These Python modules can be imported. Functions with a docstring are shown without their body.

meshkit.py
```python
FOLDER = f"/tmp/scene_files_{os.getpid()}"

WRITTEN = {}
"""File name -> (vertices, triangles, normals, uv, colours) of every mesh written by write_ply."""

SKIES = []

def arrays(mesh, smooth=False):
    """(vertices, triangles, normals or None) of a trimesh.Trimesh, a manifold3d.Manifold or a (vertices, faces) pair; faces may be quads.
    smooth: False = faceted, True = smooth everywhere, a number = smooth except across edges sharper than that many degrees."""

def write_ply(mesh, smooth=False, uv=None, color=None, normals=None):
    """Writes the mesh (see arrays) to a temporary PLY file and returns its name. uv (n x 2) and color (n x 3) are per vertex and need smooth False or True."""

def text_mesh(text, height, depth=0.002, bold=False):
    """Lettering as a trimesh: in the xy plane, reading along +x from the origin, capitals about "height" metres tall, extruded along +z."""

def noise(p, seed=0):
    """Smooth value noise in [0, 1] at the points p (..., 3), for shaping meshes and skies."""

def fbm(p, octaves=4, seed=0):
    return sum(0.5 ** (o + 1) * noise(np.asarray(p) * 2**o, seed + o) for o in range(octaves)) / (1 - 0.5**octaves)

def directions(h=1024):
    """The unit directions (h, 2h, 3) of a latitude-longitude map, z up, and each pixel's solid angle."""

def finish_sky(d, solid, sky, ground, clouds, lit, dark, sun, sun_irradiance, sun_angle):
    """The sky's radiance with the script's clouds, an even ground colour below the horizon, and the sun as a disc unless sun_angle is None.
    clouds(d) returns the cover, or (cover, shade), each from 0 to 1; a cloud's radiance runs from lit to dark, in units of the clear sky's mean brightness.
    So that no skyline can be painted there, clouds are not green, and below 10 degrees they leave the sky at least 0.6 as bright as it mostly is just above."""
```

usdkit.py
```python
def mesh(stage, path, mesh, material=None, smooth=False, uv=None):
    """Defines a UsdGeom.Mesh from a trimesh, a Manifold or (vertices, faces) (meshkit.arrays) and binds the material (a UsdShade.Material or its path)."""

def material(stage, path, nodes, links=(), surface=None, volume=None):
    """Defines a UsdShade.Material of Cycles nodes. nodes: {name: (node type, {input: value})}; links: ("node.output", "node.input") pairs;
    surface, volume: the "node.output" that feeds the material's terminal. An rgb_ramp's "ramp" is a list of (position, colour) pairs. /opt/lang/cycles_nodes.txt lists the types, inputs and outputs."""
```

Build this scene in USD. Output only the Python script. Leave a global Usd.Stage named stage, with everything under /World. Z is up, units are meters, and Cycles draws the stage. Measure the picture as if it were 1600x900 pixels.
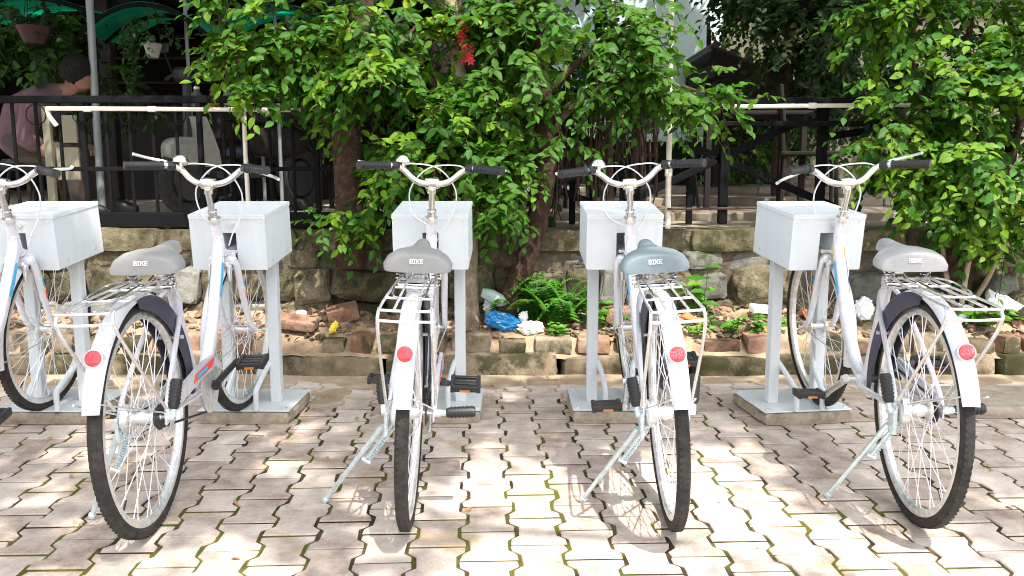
import math, random
import numpy as np, trimesh, manifold3d as m3
import usdkit, meshkit
from pxr import Usd, UsdGeom, UsdLux, UsdShade, Sdf, Gf
from shapely.geometry import Polygon
from shapely import affinity

# ---------------------------------------------------------------- camera, sky, sun, exposure
stage = Usd.Stage.CreateInMemory()
UsdGeom.SetStageUpAxis(stage, 'Z')
UsdGeom.SetStageMetersPerUnit(stage, 1.0)
UsdGeom.Xform.Define(stage, '/World')
UsdGeom.Scope.Define(stage, '/World/Looks')
CAM_H, CAM_PITCH = 1.02, 8.1424
cam = UsdGeom.Camera.Define(stage, '/World/camera')
cam.CreateHorizontalApertureAttr(36.0)
cam.CreateFocalLengthAttr(36.0 * 1300 / 1600)
cam.CreateFStopAttr(0.0)
cam.CreateExposureAttr(2.0)
_x = UsdGeom.Xformable(cam)
_x.AddTranslateOp().Set(Gf.Vec3d(0, 0, CAM_H))
_x.AddRotateXOp().Set(90 - CAM_PITCH)

SUN_EL, SUN_TO = math.radians(60), (0.42, -0.9)           # elevation, horizontal direction towards the sun
_n = math.hypot(*SUN_TO)
SUN = np.array([SUN_TO[0] / _n * math.cos(SUN_EL), SUN_TO[1] / _n * math.cos(SUN_EL), math.sin(SUN_EL)])
sun = UsdLux.DistantLight.Define(stage, '/World/sun')
sun.CreateIntensityAttr(0.6)
sun.CreateAngleAttr(0.53)
sun.CreateNormalizeAttr(True)
sun.CreateColorAttr(Gf.Vec3f(1.0, 0.95, 0.87))
_rot = Gf.Rotation(Gf.Vec3d(0, 0, 1), Gf.Vec3d(*map(float, SUN)))
UsdGeom.Xformable(sun).AddTransformOp().Set(Gf.Matrix4d(1.0).SetRotate(_rot))
sky = UsdLux.DomeLight.Define(stage, '/World/sky')
sky_mat = usdkit.material(stage, '/World/Looks/sky_look', {
    'sky': ('sky_texture', {'sky_type': 'single_scattering', 'sun_disc': False, 'sun_elevation': SUN_EL,
                            'sun_rotation': math.atan2(SUN[0], SUN[1]), 'aerosol_density': 2.5}),
    'bw': ('rgb_to_bw', {}),
    'mx': ('mix_color', {'fac': 0.8}),
    'bg': ('background_shader', {'strength': 0.15})},
    [('sky.color', 'bw.color'), ('sky.color', 'mx.a'), ('bw.val', 'mx.b'), ('mx.result', 'bg.color')], surface='bg.background')
UsdShade.MaterialBindingAPI.Apply(sky.GetPrim()).Bind(sky_mat)
sky.GetPrim().SetCustomDataByKey('kind', 'structure')

R0 = random.Random(7)
NP = np.random.default_rng(11)
PI = math.pi

# ---------------------------------------------------------------- materials
def mat(name, nodes, links, surface='p.BSDF'):
    return usdkit.material(stage, '/World/Looks/' + name, nodes, links, surface=surface)

def plain(name, color, rough=0.5, metal=0.0, coat=0.0, vary=0.06, scale=30.0, bump=0.0, spec=0.5, bscale=None):
    """one colour with a faint mottling, optional fine bump"""
    c = np.array(color, float)
    nodes = {'g': ('geometry', {}), 'n': ('noise_texture', {'scale': scale, 'detail': 5.0, 'roughness': 0.6}),
             'r': ('rgb_ramp', {'ramp': [(0.3, tuple(c * (1 - vary))), (0.7, tuple(np.minimum(c * (1 + vary), 1)))]}),
             'rr': ('map_range', {'from_min': 0.3, 'from_max': 0.7, 'to_min': max(rough - 0.08, 0.02), 'to_max': min(rough + 0.08, 1)}),
             'p': ('principled_bsdf', {'metallic': metal, 'coat_weight': coat, 'specular_ior_level': spec})}
    links = [('g.position', 'n.vector'), ('n.fac', 'r.fac'), ('r.color', 'p.base_color'), ('n.fac', 'rr.value'), ('rr.result', 'p.roughness')]
    if bump:
        nodes['n2'] = ('noise_texture', {'scale': bscale or scale * 6, 'detail': 4.0})
        nodes['b'] = ('bump', {'strength': bump, 'distance': 0.004})
        links += [('g.position', 'n2.vector'), ('n2.fac', 'b.height'), ('b.normal', 'p.normal')]
    return mat(name, nodes, links)

def rocky(name, stops, scale=9.0, moss=None, moss_at=0.56, bump=0.8, dist=0.008, rough=0.9, fine=90.0, perobj=0.25):
    """stone, brick, soil: a ramp through two noises, shifted per object, with optional moss in its own patches"""
    if name in ('wall_stone', 'wall_stone_grey', 'wall_cap', 'kerb_stone'): stops = [(p, tuple(.76 * q for q in c)) for p, c in stops]     # damp old masonry
    nodes = {'g': ('geometry', {}), 'o': ('object_info', {}),
             'n': ('noise_texture', {'scale': scale, 'detail': 8.0, 'roughness': 0.68}),
             'f': ('noise_texture', {'scale': fine, 'detail': 5.0, 'roughness': 0.7}),
             'm1': ('math', {'math_type': 'multiply_add', 'value2': 0.35, 'value3': -0.175}),
             'm2': ('math', {'math_type': 'add'}),
             'm3': ('math', {'math_type': 'multiply_add', 'value2': perobj, 'value3': -perobj / 2}),
             'm4': ('math', {'math_type': 'add'}),
             'r': ('rgb_ramp', {'ramp': stops}),
             'b': ('bump', {'strength': bump, 'distance': dist}),
             'p': ('principled_bsdf', {'roughness': rough, 'specular_ior_level': 0.25})}
    links = [('g.position', 'n.vector'), ('g.position', 'f.vector'), ('f.fac', 'm1.value1'), ('n.fac', 'm2.value1'), ('m1.value', 'm2.value2'),
             ('o.random', 'm3.value1'), ('m2.value', 'm4.value1'), ('m3.value', 'm4.value2'), ('m4.value', 'r.fac'),
             ('m2.value', 'b.height'), ('b.normal', 'p.normal')]
    if moss is None:
        links.append(('r.color', 'p.base_color'))
    else:
        nodes.update({'k': ('noise_texture', {'scale': 3.1, 'detail': 7.0, 'roughness': 0.7}),
                      'kr': ('map_range', {'from_min': moss_at, 'from_max': moss_at + 0.09, 'to_min': 0.0, 'to_max': 0.9, 'clamp': True}),
                      'mx': ('mix_color', {'b': moss})})
        links += [('g.position', 'k.vector'), ('k.fac', 'kr.value'), ('kr.result', 'mx.fac'), ('r.color', 'mx.a'), ('mx.result', 'p.base_color')]
    return mat(name, nodes, links)

def leafmat(name, dark, mid, bright, trans=0.35, rough=0.38):
    nodes = {'g': ('geometry', {}), 'o': ('object_info', {}), 'a': ('math', {'math_type': 'add'}), 'f': ('math', {'math_type': 'fraction'}),
             'r': ('rgb_ramp', {'ramp': [(0.0, dark), (0.45, mid), (0.86, mid), (0.975, bright), (0.982, (bright[0] * 1.5, bright[1] * 1.1, bright[2] * 2)), (1.0, (bright[0] * 1.3, bright[1] * .75, bright[2] * 2))]}),
             'n': ('noise_texture', {'scale': 40.0, 'detail': 3.0}),
             'h': ('hsv', {'hue': 0.5, 'saturation': 1.0}),
             'hv': ('map_range', {'from_min': 0.3, 'from_max': 0.7, 'to_min': 0.8, 'to_max': 1.2}),
             'p': ('principled_bsdf', {'roughness': rough, 'specular_ior_level': 0.25}),
             't': ('translucent_bsdf', {}), 'tm': ('mix_color', {'blend_type': 'multiply', 'fac': 1.0, 'b': (1.2, 1.25, 0.35)}),
             'm': ('mix_closure', {'fac': trans})}
    links = [('g.random_per_island', 'a.value1'), ('o.random', 'a.value2'), ('a.value', 'f.value1'), ('f.value', 'r.fac'),
             ('g.position', 'n.vector'), ('n.fac', 'hv.value'), ('hv.result', 'h.value'), ('r.color', 'h.color'),
             ('h.color', 'p.base_color'), ('h.color', 'tm.a'), ('tm.result', 't.color'), ('p.BSDF', 'm.closure1'), ('t.BSDF', 'm.closure2')]
    return mat(name, nodes, links, 'm.closure')

M = {}
M['silver'] = mat('silver_paint', {'g': ('geometry', {}), 'n': ('noise_texture', {'scale': 22.0, 'detail': 9.0, 'roughness': 0.75}), 'f': ('noise_texture', {'scale': 140.0, 'detail': 5.0, 'roughness': 0.7}),
    'a': ('math', {'math_type': 'multiply_add', 'value2': 0.45}), 'kr': ('map_range', {'from_min': 0.80, 'from_max': 0.93, 'to_min': 0.0, 'to_max': 0.5, 'clamp': True}),
    'mx': ('mix_color', {'a': (0.62, 0.63, 0.67), 'b': (0.30, 0.25, 0.19)}), 'rr': ('map_range', {'from_min': 0.3, 'from_max': 0.7, 'to_min': 0.22, 'to_max': 0.42}),
    'p': ('principled_bsdf', {'metallic': 0.35, 'coat_weight': 0.4})},
    [('g.position', 'n.vector'), ('g.position', 'f.vector'), ('f.fac', 'a.value1'), ('n.fac', 'a.value3'), ('a.value', 'kr.value'), ('kr.result', 'mx.fac'), ('mx.result', 'p.base_color'), ('n.fac', 'rr.value'), ('rr.result', 'p.roughness')])
M['chrome'] = plain('chrome', (0.82, 0.82, 0.82), 0.16, 1.0, 0, 0.03)
M['alloy'] = plain('brushed_alloy', (0.74, 0.74, 0.73), 0.34, 0.85, 0, 0.05)
M['spoke'] = plain('spoke_steel', (0.80, 0.79, 0.80), 0.32, 0.7, 0, 0.03)
M['rubber'] = plain('tyre_rubber', (0.026, 0.024, 0.022), 0.8, 0, 0, 0.55, 34, 0.4, 0.25)
M['black'] = plain('black_plastic', (0.011, 0.011, 0.012), 0.42, 0, 0, 0.2, 60, 0.15)
M['vinyl'] = plain('saddle_vinyl', (0.24, 0.24, 0.235), 0.42, 0, 0, 0.06, 60, 0.25, bscale=900)
M['vinyl_blue'] = plain('saddle_vinyl_bluish', (0.15, 0.195, 0.215), 0.42, 0, 0, 0.06, 60, 0.25, bscale=900)
M['vinyl_pale'] = plain('saddle_vinyl_pale', (0.28, 0.28, 0.285), 0.42, 0, 0, 0.06, 60, 0.25, bscale=900)
M['navy'] = plain('skirt_guard_plastic', (0.035, 0.033, 0.055), 0.5, 0, 0, 0.2, 60, 0.1)
M['red'] = mat('reflector_red', {'g': ('geometry', {}), 'v': ('voronoi_texture', {'scale': 330.0}), 'r': ('rgb_ramp', {'ramp': [(0.0, (0.80, 0.10, 0.13)), (0.5, (0.62, 0.012, 0.025)), (1.0, (0.40, 0.0, 0.01))]}),
    'b': ('bump', {'strength': 0.8, 'distance': 0.002}), 'p': ('principled_bsdf', {'roughness': 0.18, 'coat_weight': 0.8})}, [('g.position', 'v.vector'), ('v.distance', 'r.fac'), ('r.color', 'p.base_color'), ('v.distance', 'b.height'), ('b.normal', 'p.normal')])
M['amber'] = plain('reflector_amber', (0.50, 0.16, 0.02), 0.2, 0, 0.6, 0.1, 300)
M['white'] = plain('white_print', (0.85, 0.85, 0.85), 0.5, 0, 0, 0.03)
M['blue'] = plain('blue_sticker', (0.05, 0.35, 0.62), 0.35, 0, 0.3, 0.05)
M['redst'] = plain('red_sticker', (0.70, 0.08, 0.06), 0.35, 0, 0.3, 0.05)
M['yellow'] = plain('yellow_sticker', (0.8, 0.55, 0.06), 0.4, 0, 0.3, 0.05)
M['cable'] = plain('grey_cable', (0.62, 0.63, 0.64), 0.4, 0, 0, 0.05)
M['steel'] = mat('dock_grey_paint', {'g': ('geometry', {}), 'mp': ('mapping', {'scale': (28.0, 28.0, 2.2)}), 'n': ('noise_texture', {'scale': 1.0, 'detail': 6.0, 'roughness': 0.65}),
    'f': ('noise_texture', {'scale': 220.0, 'detail': 4.0}), 'k': ('noise_texture', {'scale': 11.0, 'detail': 8.0, 'roughness': 0.75}),
    'r': ('rgb_ramp', {'ramp': [(0.30, (0.50, 0.525, 0.53)), (0.48, (0.53, 0.565, 0.585)), (0.8, (0.545, 0.585, 0.605))]}),
    'kr': ('map_range', {'from_min': 0.66, 'from_max': 0.74, 'to_min': 0.0, 'to_max': 0.55, 'clamp': True}), 'mx': ('mix_color', {'b': (0.36, 0.30, 0.23)}),
    'b': ('bump', {'strength': 0.12, 'distance': 0.002}), 'p': ('principled_bsdf', {'roughness': 0.6, 'specular_ior_level': 0.3})},
    [('g.position', 'mp.vector'), ('mp.vector', 'n.vector'), ('g.position', 'f.vector'), ('g.position', 'k.vector'), ('n.fac', 'r.fac'), ('k.fac', 'kr.value'), ('kr.result', 'mx.fac'), ('r.color', 'mx.a'), ('mx.result', 'p.base_color'), ('f.fac', 'b.height'), ('b.normal', 'p.normal')])
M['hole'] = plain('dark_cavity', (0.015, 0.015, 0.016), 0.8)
M['zinc'] = plain('zinc_plate', (0.62, 0.72, 0.75), 0.35, 0.75, 0, 0.1)
M['concrete'] = rocky('slab_concrete', [(0.25, (0.16, 0.12, 0.085)), (0.5, (0.30, 0.25, 0.19)), (0.75, (0.42, 0.37, 0.30))], 14, None)
M['paver'] = rocky('paver_concrete', [(0.2, (0.21, 0.15, 0.115)), (0.42, (0.375, 0.305, 0.26)), (0.56, (0.465, 0.395, 0.345)), (0.8, (0.60, 0.53, 0.455))], 10.0, (0.36, 0.27, 0.165), 0.57, 0.8, 0.005, 0.88, 120, 0.24)
M['joint'] = rocky('joint_soil_and_moss', [(0.3, (0.014, 0.010, 0.005)), (0.5, (0.05, 0.036, 0.018)), (0.75, (0.16, 0.12, 0.07))], 9, (0.085, 0.088, 0.010), 0.46, 0.8, 0.006)
M['sand'] = rocky('drifted_dirt', [(0.25, (0.19, 0.14, 0.09)), (0.5, (0.31, 0.235, 0.16)), (0.75, (0.46, 0.38, 0.28))], 7, (0.10, 0.085, 0.04), 0.62, 0.6, 0.004)
M['soil'] = rocky('bare_soil', [(0.25, (0.13, 0.085, 0.05)), (0.5, (0.24, 0.165, 0.10)), (0.75, (0.36, 0.27, 0.18))], 12, None, 0.5, 0.9, 0.012)
M['stone'] = rocky('wall_stone', [(0.2, (0.04, 0.034, 0.02)), (0.40, (0.12, 0.10, 0.06)), (0.58, (0.20, 0.165, 0.10)), (0.82, (0.40, 0.35, 0.24))], 14, (0.026, 0.028, 0.010), 0.50, 1.0, 0.022)
M['stone_grey'] = rocky('wall_stone_grey', [(0.2, (0.07, 0.07, 0.06)), (0.45, (0.19, 0.185, 0.16)), (0.75, (0.38, 0.37, 0.33))], 9, (0.04, 0.055, 0.015), 0.56, 1.0, 0.012)
M['mortar'] = rocky('old_mortar', [(0.25, (0.05, 0.04, 0.026)), (0.5, (0.13, 0.105, 0.07)), (0.75, (0.30, 0.26, 0.16))], 11, (0.035, 0.042, 0.012), 0.54, 1.0, 0.02)
M['cap'] = rocky('wall_cap', [(0.25, (0.03, 0.026, 0.014)), (0.45, (0.10, 0.085, 0.045)), (0.6, (0.17, 0.145, 0.085)), (0.82, (0.32, 0.28, 0.18))], 14, (0.028, 0.028, 0.01), 0.52, 1.0, 0.012)
M['brick'] = rocky('worn_brick', [(0.2, (0.09, 0.045, 0.03)), (0.45, (0.20, 0.105, 0.07)), (0.62, (0.29, 0.175, 0.12)), (0.85, (0.40, 0.32, 0.24))], 13, (0.035, 0.036, 0.014), 0.53, 0.9, 0.006)
M['kerbstone'] = rocky('kerb_stone', [(0.2, (0.09, 0.068, 0.04)), (0.45, (0.22, 0.17, 0.11)), (0.65, (0.33, 0.26, 0.18)), (0.85, (0.46, 0.38, 0.29))], 10, (0.032, 0.033, 0.012), 0.49, 0.9, 0.008)
M['terrace'] = rocky('terrace_stone', [(0.2, (0.10, 0.08, 0.06)), (0.5, (0.20, 0.165, 0.12)), (0.8, (0.36, 0.31, 0.24))], 5, None)
M['iron'] = plain('black_iron', (0.007, 0.007, 0.0075), 0.7, 0, 0, 0.2, 30, 0.2, 0.06)
M['pipe'] = plain('cream_pipe', (0.66, 0.62, 0.52), 0.45, 0, 0, 0.08, 15)
M['galv'] = plain('galvanised_pole', (0.20, 0.22, 0.225), 0.5, 0.3, 0, 0.1, 15)
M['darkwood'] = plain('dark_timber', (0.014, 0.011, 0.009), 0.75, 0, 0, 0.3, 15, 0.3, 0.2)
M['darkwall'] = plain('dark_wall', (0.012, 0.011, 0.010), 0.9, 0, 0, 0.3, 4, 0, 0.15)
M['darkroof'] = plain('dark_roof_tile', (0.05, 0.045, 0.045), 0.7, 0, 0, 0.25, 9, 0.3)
M['paleblue'] = plain('pale_blue_render', (0.48, 0.62, 0.63), 0.8, 0, 0, 0.04, 3, 0.1)
M['beige'] = plain('beige_render', (0.12, 0.11, 0.07), 0.85, 0, 0, 0.1, 3, 0.1)
M['bark'] = rocky('bark_reddish', [(0.25, (0.018, 0.010, 0.007)), (0.5, (0.055, 0.030, 0.020)), (0.75, (0.13, 0.08, 0.055))], 24, None, 0.5, 1.0, 0.012, 0.9, 130)
M['bark_pale'] = rocky('bark_pale', [(0.25, (0.15, 0.11, 0.07)), (0.5, (0.30, 0.24, 0.16)), (0.75, (0.46, 0.40, 0.29))], 20, None, 0.5, 1.0, 0.01, 0.9, 120)
M['root'] = plain('aerial_root', (0.05, 0.024, 0.017), 0.9, 0, 0, 0.4, 20)
M['leaf'] = leafmat('leaf_green', (0.012, 0.045, 0.007), (0.034, 0.115, 0.008), (0.12, 0.25, 0.012), 0.35, 0.55)
M['leaf_lime'] = leafmat('leaf_lime', (0.035, 0.10, 0.007), (0.098, 0.20, 0.008), (0.30, 0.35, 0.013), 0.35, 0.55)
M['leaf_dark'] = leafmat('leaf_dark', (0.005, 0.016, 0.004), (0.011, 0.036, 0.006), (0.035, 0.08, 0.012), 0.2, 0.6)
M['fern'] = leafmat('fern_green', (0.03, 0.10, 0.015), (0.07, 0.21, 0.02), (0.15, 0.30, 0.03))
M['weed'] = leafmat('weed_green', (0.05, 0.15, 0.015), (0.09, 0.24, 0.02), (0.16, 0.30, 0.03))
M['petal'] = plain('red_petal', (0.55, 0.015, 0.015), 0.5)
M['bluebag'] = plain('blue_plastic', (0.01, 0.17, 0.42), 0.22, 0, 0.4, 0.1, 40)
M['whitebag'] = plain('white_plastic', (0.80, 0.82, 0.82), 0.3, 0, 0.3, 0.05, 40)
M['clearpl'] = plain('greenish_plastic', (0.33, 0.43, 0.38), 0.25, 0, 0.3, 0.1, 40)
M['yellowpl'] = plain('yellow_plastic', (0.75, 0.58, 0.05), 0.35, 0, 0.2, 0.1, 40)
M['orange'] = plain('orange_tile', (0.62, 0.17, 0.06), 0.75, 0, 0, 0.2, 30, 0.4)
M['dryleaf'] = plain('dry_leaf', (0.33, 0.19, 0.08), 0.8, 0, 0, 0.35, 30)
M['skin'] = plain('skin', (0.17, 0.078, 0.05), 0.6)
M['hair'] = plain('black_hair', (0.006, 0.005, 0.005), 0.7, 0, 0, 0.3, 90, 0.4, 0.2)
M['pink'] = plain('pink_cotton', (0.09, 0.046, 0.053), 0.9, 0, 0, 0.22, 9, 0.5)
M['brownpant'] = plain('brown_cotton', (0.035, 0.024, 0.018), 0.9, 0, 0, 0.15, 12, 0.3)
M['shirt2'] = mat('striped_shirt', {'g': ('geometry', {}), 'w': ('wave_texture', {'bands_direction': 'z', 'scale': 6.0, 'distortion': 1.0}),
                  'r': ('rgb_ramp', {'ramp': [(0.55, (0.62, 0.66, 0.78)), (0.75, (0.10, 0.12, 0.2))]}), 'p': ('principled_bsdf', {'roughness': 0.85})},
                  [('g.position', 'w.vector'), ('w.fac', 'r.fac'), ('r.color', 'p.base_color')])
M['scooter'] = plain('scooter_white', (0.20, 0.20, 0.18), 0.3, 0, 0.5, 0.04)
M['cream'] = plain('cream_paint', (0.20, 0.19, 0.125), 0.5, 0, 0, 0.06)
M['potwhite'] = plain('white_pot', (0.19, 0.19, 0.17), 0.6, 0, 0, 0.04)
M['potred'] = plain('terracotta_pot', (0.022, 0.003, 0.003), 0.8, 0, 0, 0.1)
M['darkblue'] = plain('dark_blue_cloth', (0.03, 0.04, 0.07), 0.6, 0, 0, 0.2)
M['greensheet'] = mat('green_shade_sheet', {'g': ('geometry', {}), 'n': ('noise_texture', {'scale': 5.0, 'detail': 4.0}),
                      'r': ('rgb_ramp', {'ramp': [(0.3, (0.01, 0.40, 0.27)), (0.7, (0.03, 0.68, 0.48))]}), 'p': ('principled_bsdf', {'roughness': 0.4}),
                      't': ('translucent_bsdf', {}), 'm': ('mix_closure', {'fac': 0.6})},
                      [('g.position', 'n.vector'), ('n.fac', 'r.fac'), ('r.color', 'p.base_color'), ('r.color', 't.color'), ('p.BSDF', 'm.closure1'), ('t.BSDF', 'm.closure2')], 'm.closure')

# ---------------------------------------------------------------- object helpers
def free(path):
    if not stage.GetPrimAtPath(path):
        return path
    k = 1
    while stage.GetPrimAtPath('%s_%03d' % (path, k)):
        k += 1
    return '%s_%03d' % (path, k)
_next = {}
def numbered(parent, name):
    key = parent + '/' + name
    k = _next.get(key, 0); _next[key] = k + 1
    return key if k == 0 else '%s_%03d' % (key, k)
def tag(prim, label=None, cat=None, group=None, kind=None):
    for k, v in (('label', label), ('category', cat), ('group', group), ('kind', kind)):
        if v: prim.SetCustomDataByKey(k, v)
    return prim
def thing(name, label, cat, group=None, mtx=None, kind=None):
    x = UsdGeom.Xform.Define(stage, numbered('/World', name))
    if mtx is not None:
        x.AddTransformOp().Set(Gf.Matrix4d(*np.asarray(mtx, float).T.ravel().tolist()))
    return tag(x.GetPrim(), label, cat, group, kind)
def obj(name, mesh, m, parent=None, smooth=False, label=None, cat=None, group=None, kind=None):
    path = numbered(str(parent.GetPath()) if parent else '/World', name)
    return tag(usdkit.mesh(stage, path, mesh, M[m], smooth=smooth).GetPrim(), label, cat, group, kind)
def T(x=0, y=0, z=0, rz=0, rx=0, ry=0, s=1.0):
    m = trimesh.transformations.euler_matrix(rx, ry, rz, 'sxyz'); m[:3, :3] *= s; m[:3, 3] = (x, y, z)
    return m
def cat_(ms): return trimesh.util.concatenate([m for m in ms if m is not None])
def box(sx, sy, sz, x=0, y=0, z=0, rz=0, rx=0, ry=0):
    m = trimesh.creation.box((sx, sy, sz)); m.apply_transform(T(x, y, z, rz, rx, ry)); return m
def rbox(sx, sy, sz, r=0.004, x=0, y=0, z=0, rz=0, rx=0, ry=0, seg=8):
    """box with rounded edges: hull of spheres at its corners"""
    r = min(r, sx * .49, sy * .49, sz * .49)
    ps = []
    s = m3.Manifold.sphere(r, seg)
    for a in (-1, 1):
        for b in (-1, 1):
            for c in (-1, 1):
                ps.append(s.translate((a * (sx / 2 - r), b * (sy / 2 - r), c * (sz / 2 - r))))
    h = m3.Manifold.batch_hull(ps).to_mesh()
    m = trimesh.Trimesh(h.vert_properties[:, :3], h.tri_verts, process=False)
    m.apply_transform(T(x, y, z, rz, rx, ry)); return m
def smooth_pts(p, k=6, closed=False):
    """Catmull-Rom through the points"""
    p = np.asarray(p, float); n = len(p); out = []
    for i in range(n if closed else n - 1):
        if closed: a, b, c, d = p[(i - 1) % n], p[i], p[(i + 1) % n], p[(i + 2) % n]
        else: a, b, c, d = p[max(i - 1, 0)], p[i], p[i + 1], p[min(i + 2, n - 1)]
        for t in np.arange(k) / k:
            out.append(.5 * ((2 * b) + (-a + c) * t + (2 * a - 5 * b + 4 * c - d) * t * t + (-a + 3 * b - 3 * c + d) * t ** 3))
    if not closed: out.append(p[-1])
    return np.array(out)
def grid(P, closeu=False, closev=True, caps=True):
    """surface through rings P[m, n, 3]"""
    P = np.asarray(P, float); m, n = P.shape[:2]
    f = []
    for i in range(m if closeu else m - 1):
        for j in range(n if closev else n - 1):
            a, b, c, d = i * n + j, i * n + (j + 1) % n, ((i + 1) % m) * n + (j + 1) % n, ((i + 1) % m) * n + j
            f += [(a, b, c), (a, c, d)]
    v = P.reshape(-1, 3)
    if caps and not closeu and closev:
        v = np.vstack([v, P[0].mean(0), P[-1].mean(0)])
        for j in range(n):
            f += [(m * n, (j + 1) % n, j), (m * n + 1, (m - 1) * n + j, (m - 1) * n + (j + 1) % n)]
    return trimesh.Trimesh(v, np.array(f), process=False)
def tube(pts, r, n=8, closed=False, k=0):
    p = smooth_pts(pts, k, closed) if k else np.asarray(pts, float)
    rr = np.broadcast_to(r, (len(p),)) if np.ndim(r) == 0 else np.interp(np.linspace(0, 1, len(p)), np.linspace(0, 1, len(r)), r)
    t = (np.roll(p, -1, 0) - np.roll(p, 1, 0)) if closed else np.gradient(p, axis=0)
    t /= np.linalg.norm(t, axis=1, keepdims=True) + 1e-12
    a = np.cross(t[0], (0, 0, 1.0) if abs(t[0, 2]) < .9 else (1.0, 0, 0)); rings = []
    ang = np.arange(n) * 2 * PI / n
    for i in range(len(p)):
        a = a - t[i] * (a @ t[i]); a /= np.linalg.norm(a) + 1e-12
        b = np.cross(t[i], a)
        rings.append(p[i] + rr[i] * (np.cos(ang)[:, None] * a + np.sin(ang)[:, None] * b))
    return grid(np.array(rings), closed)
def lathe(prof, n=24, axis='z'):
    """prof: (radius, height) pairs, closed by caps if radius>0"""
    prof = np.asarray(prof, float); a = np.arange(n) * 2 * PI / n
    P = np.stack([prof[:, None, 0] * np.cos(a), prof[:, None, 0] * np.sin(a), np.broadcast_to(prof[:, None, 1], (len(prof), n))], -1)
    m = grid(P)
    if axis == 'x': m.apply_transform(np.array([[0, 0, 1, 0], [1, 0, 0, 0], [0, 1, 0, 0], [0, 0, 0, 1.0]]))
    if axis == 'y': m.apply_transform(np.array([[1, 0, 0, 0], [0, 0, 1, 0], [0, -1, 0, 0], [0, 0, 0, 1.0]]))
    return m
def cyl(p, q, r, n=10): return tube([p, q], r, n)
def prism(pts2, d, plane='yz', at=0.0):
    """polygon extruded by d, put into the yz or xz plane, starting at x (or y) = at"""
    m = trimesh.creation.extrude_polygon(Polygon(pts2), d, engine='earcut')
    v = m.vertices.copy()
    if plane == 'yz': m.vertices = np.stack([v[:, 2] + at, v[:, 0], v[:, 1]], 1)
    elif plane == 'xz': m.vertices = np.stack([v[:, 0], v[:, 2] + at, v[:, 1]], 1); m.invert()
    else: m.vertices = v + [0, 0, at]
    return m
def boulder(sx, sy, sz, seed, rough=0.16, sq=3.2, sub=3):
    """rounded squarish stone: superellipsoid displaced by noise"""
    m = trimesh.creation.icosphere(sub)
    v = m.vertices; q = np.sign(v) * np.abs(v) ** (2.0 / sq)
    q /= np.maximum((np.abs(q) ** sq).sum(1, keepdims=True) ** (1 / sq), 1e-9)
    q *= 1 + rough * (meshkit.fbm(v * 1.6 + seed * 7.13, 3, seed) - .5)[:, None] * 2
    q *= 1 + .35 * rough * (meshkit.fbm(v * 6.5 + seed * 3.7, 3, seed + 5) - .5)[:, None] * 2
    m.vertices = q * [sx / 2, sy / 2, sz / 2]
    return m
def shard(sx, sy, sz, rng, n=9):
    p = np.array([[rng.uniform(-1, 1), rng.uniform(-1, 1), rng.uniform(-1, 1)] for _ in range(n)])
    p /= np.maximum(np.abs(p).max(1, keepdims=True), .55)
    h = m3.Manifold.hull_points(p * [sx / 2, sy / 2, sz / 2]).to_mesh()
    return trimesh.Trimesh(h.vert_properties[:, :3], h.tri_verts, process=False)

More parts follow.
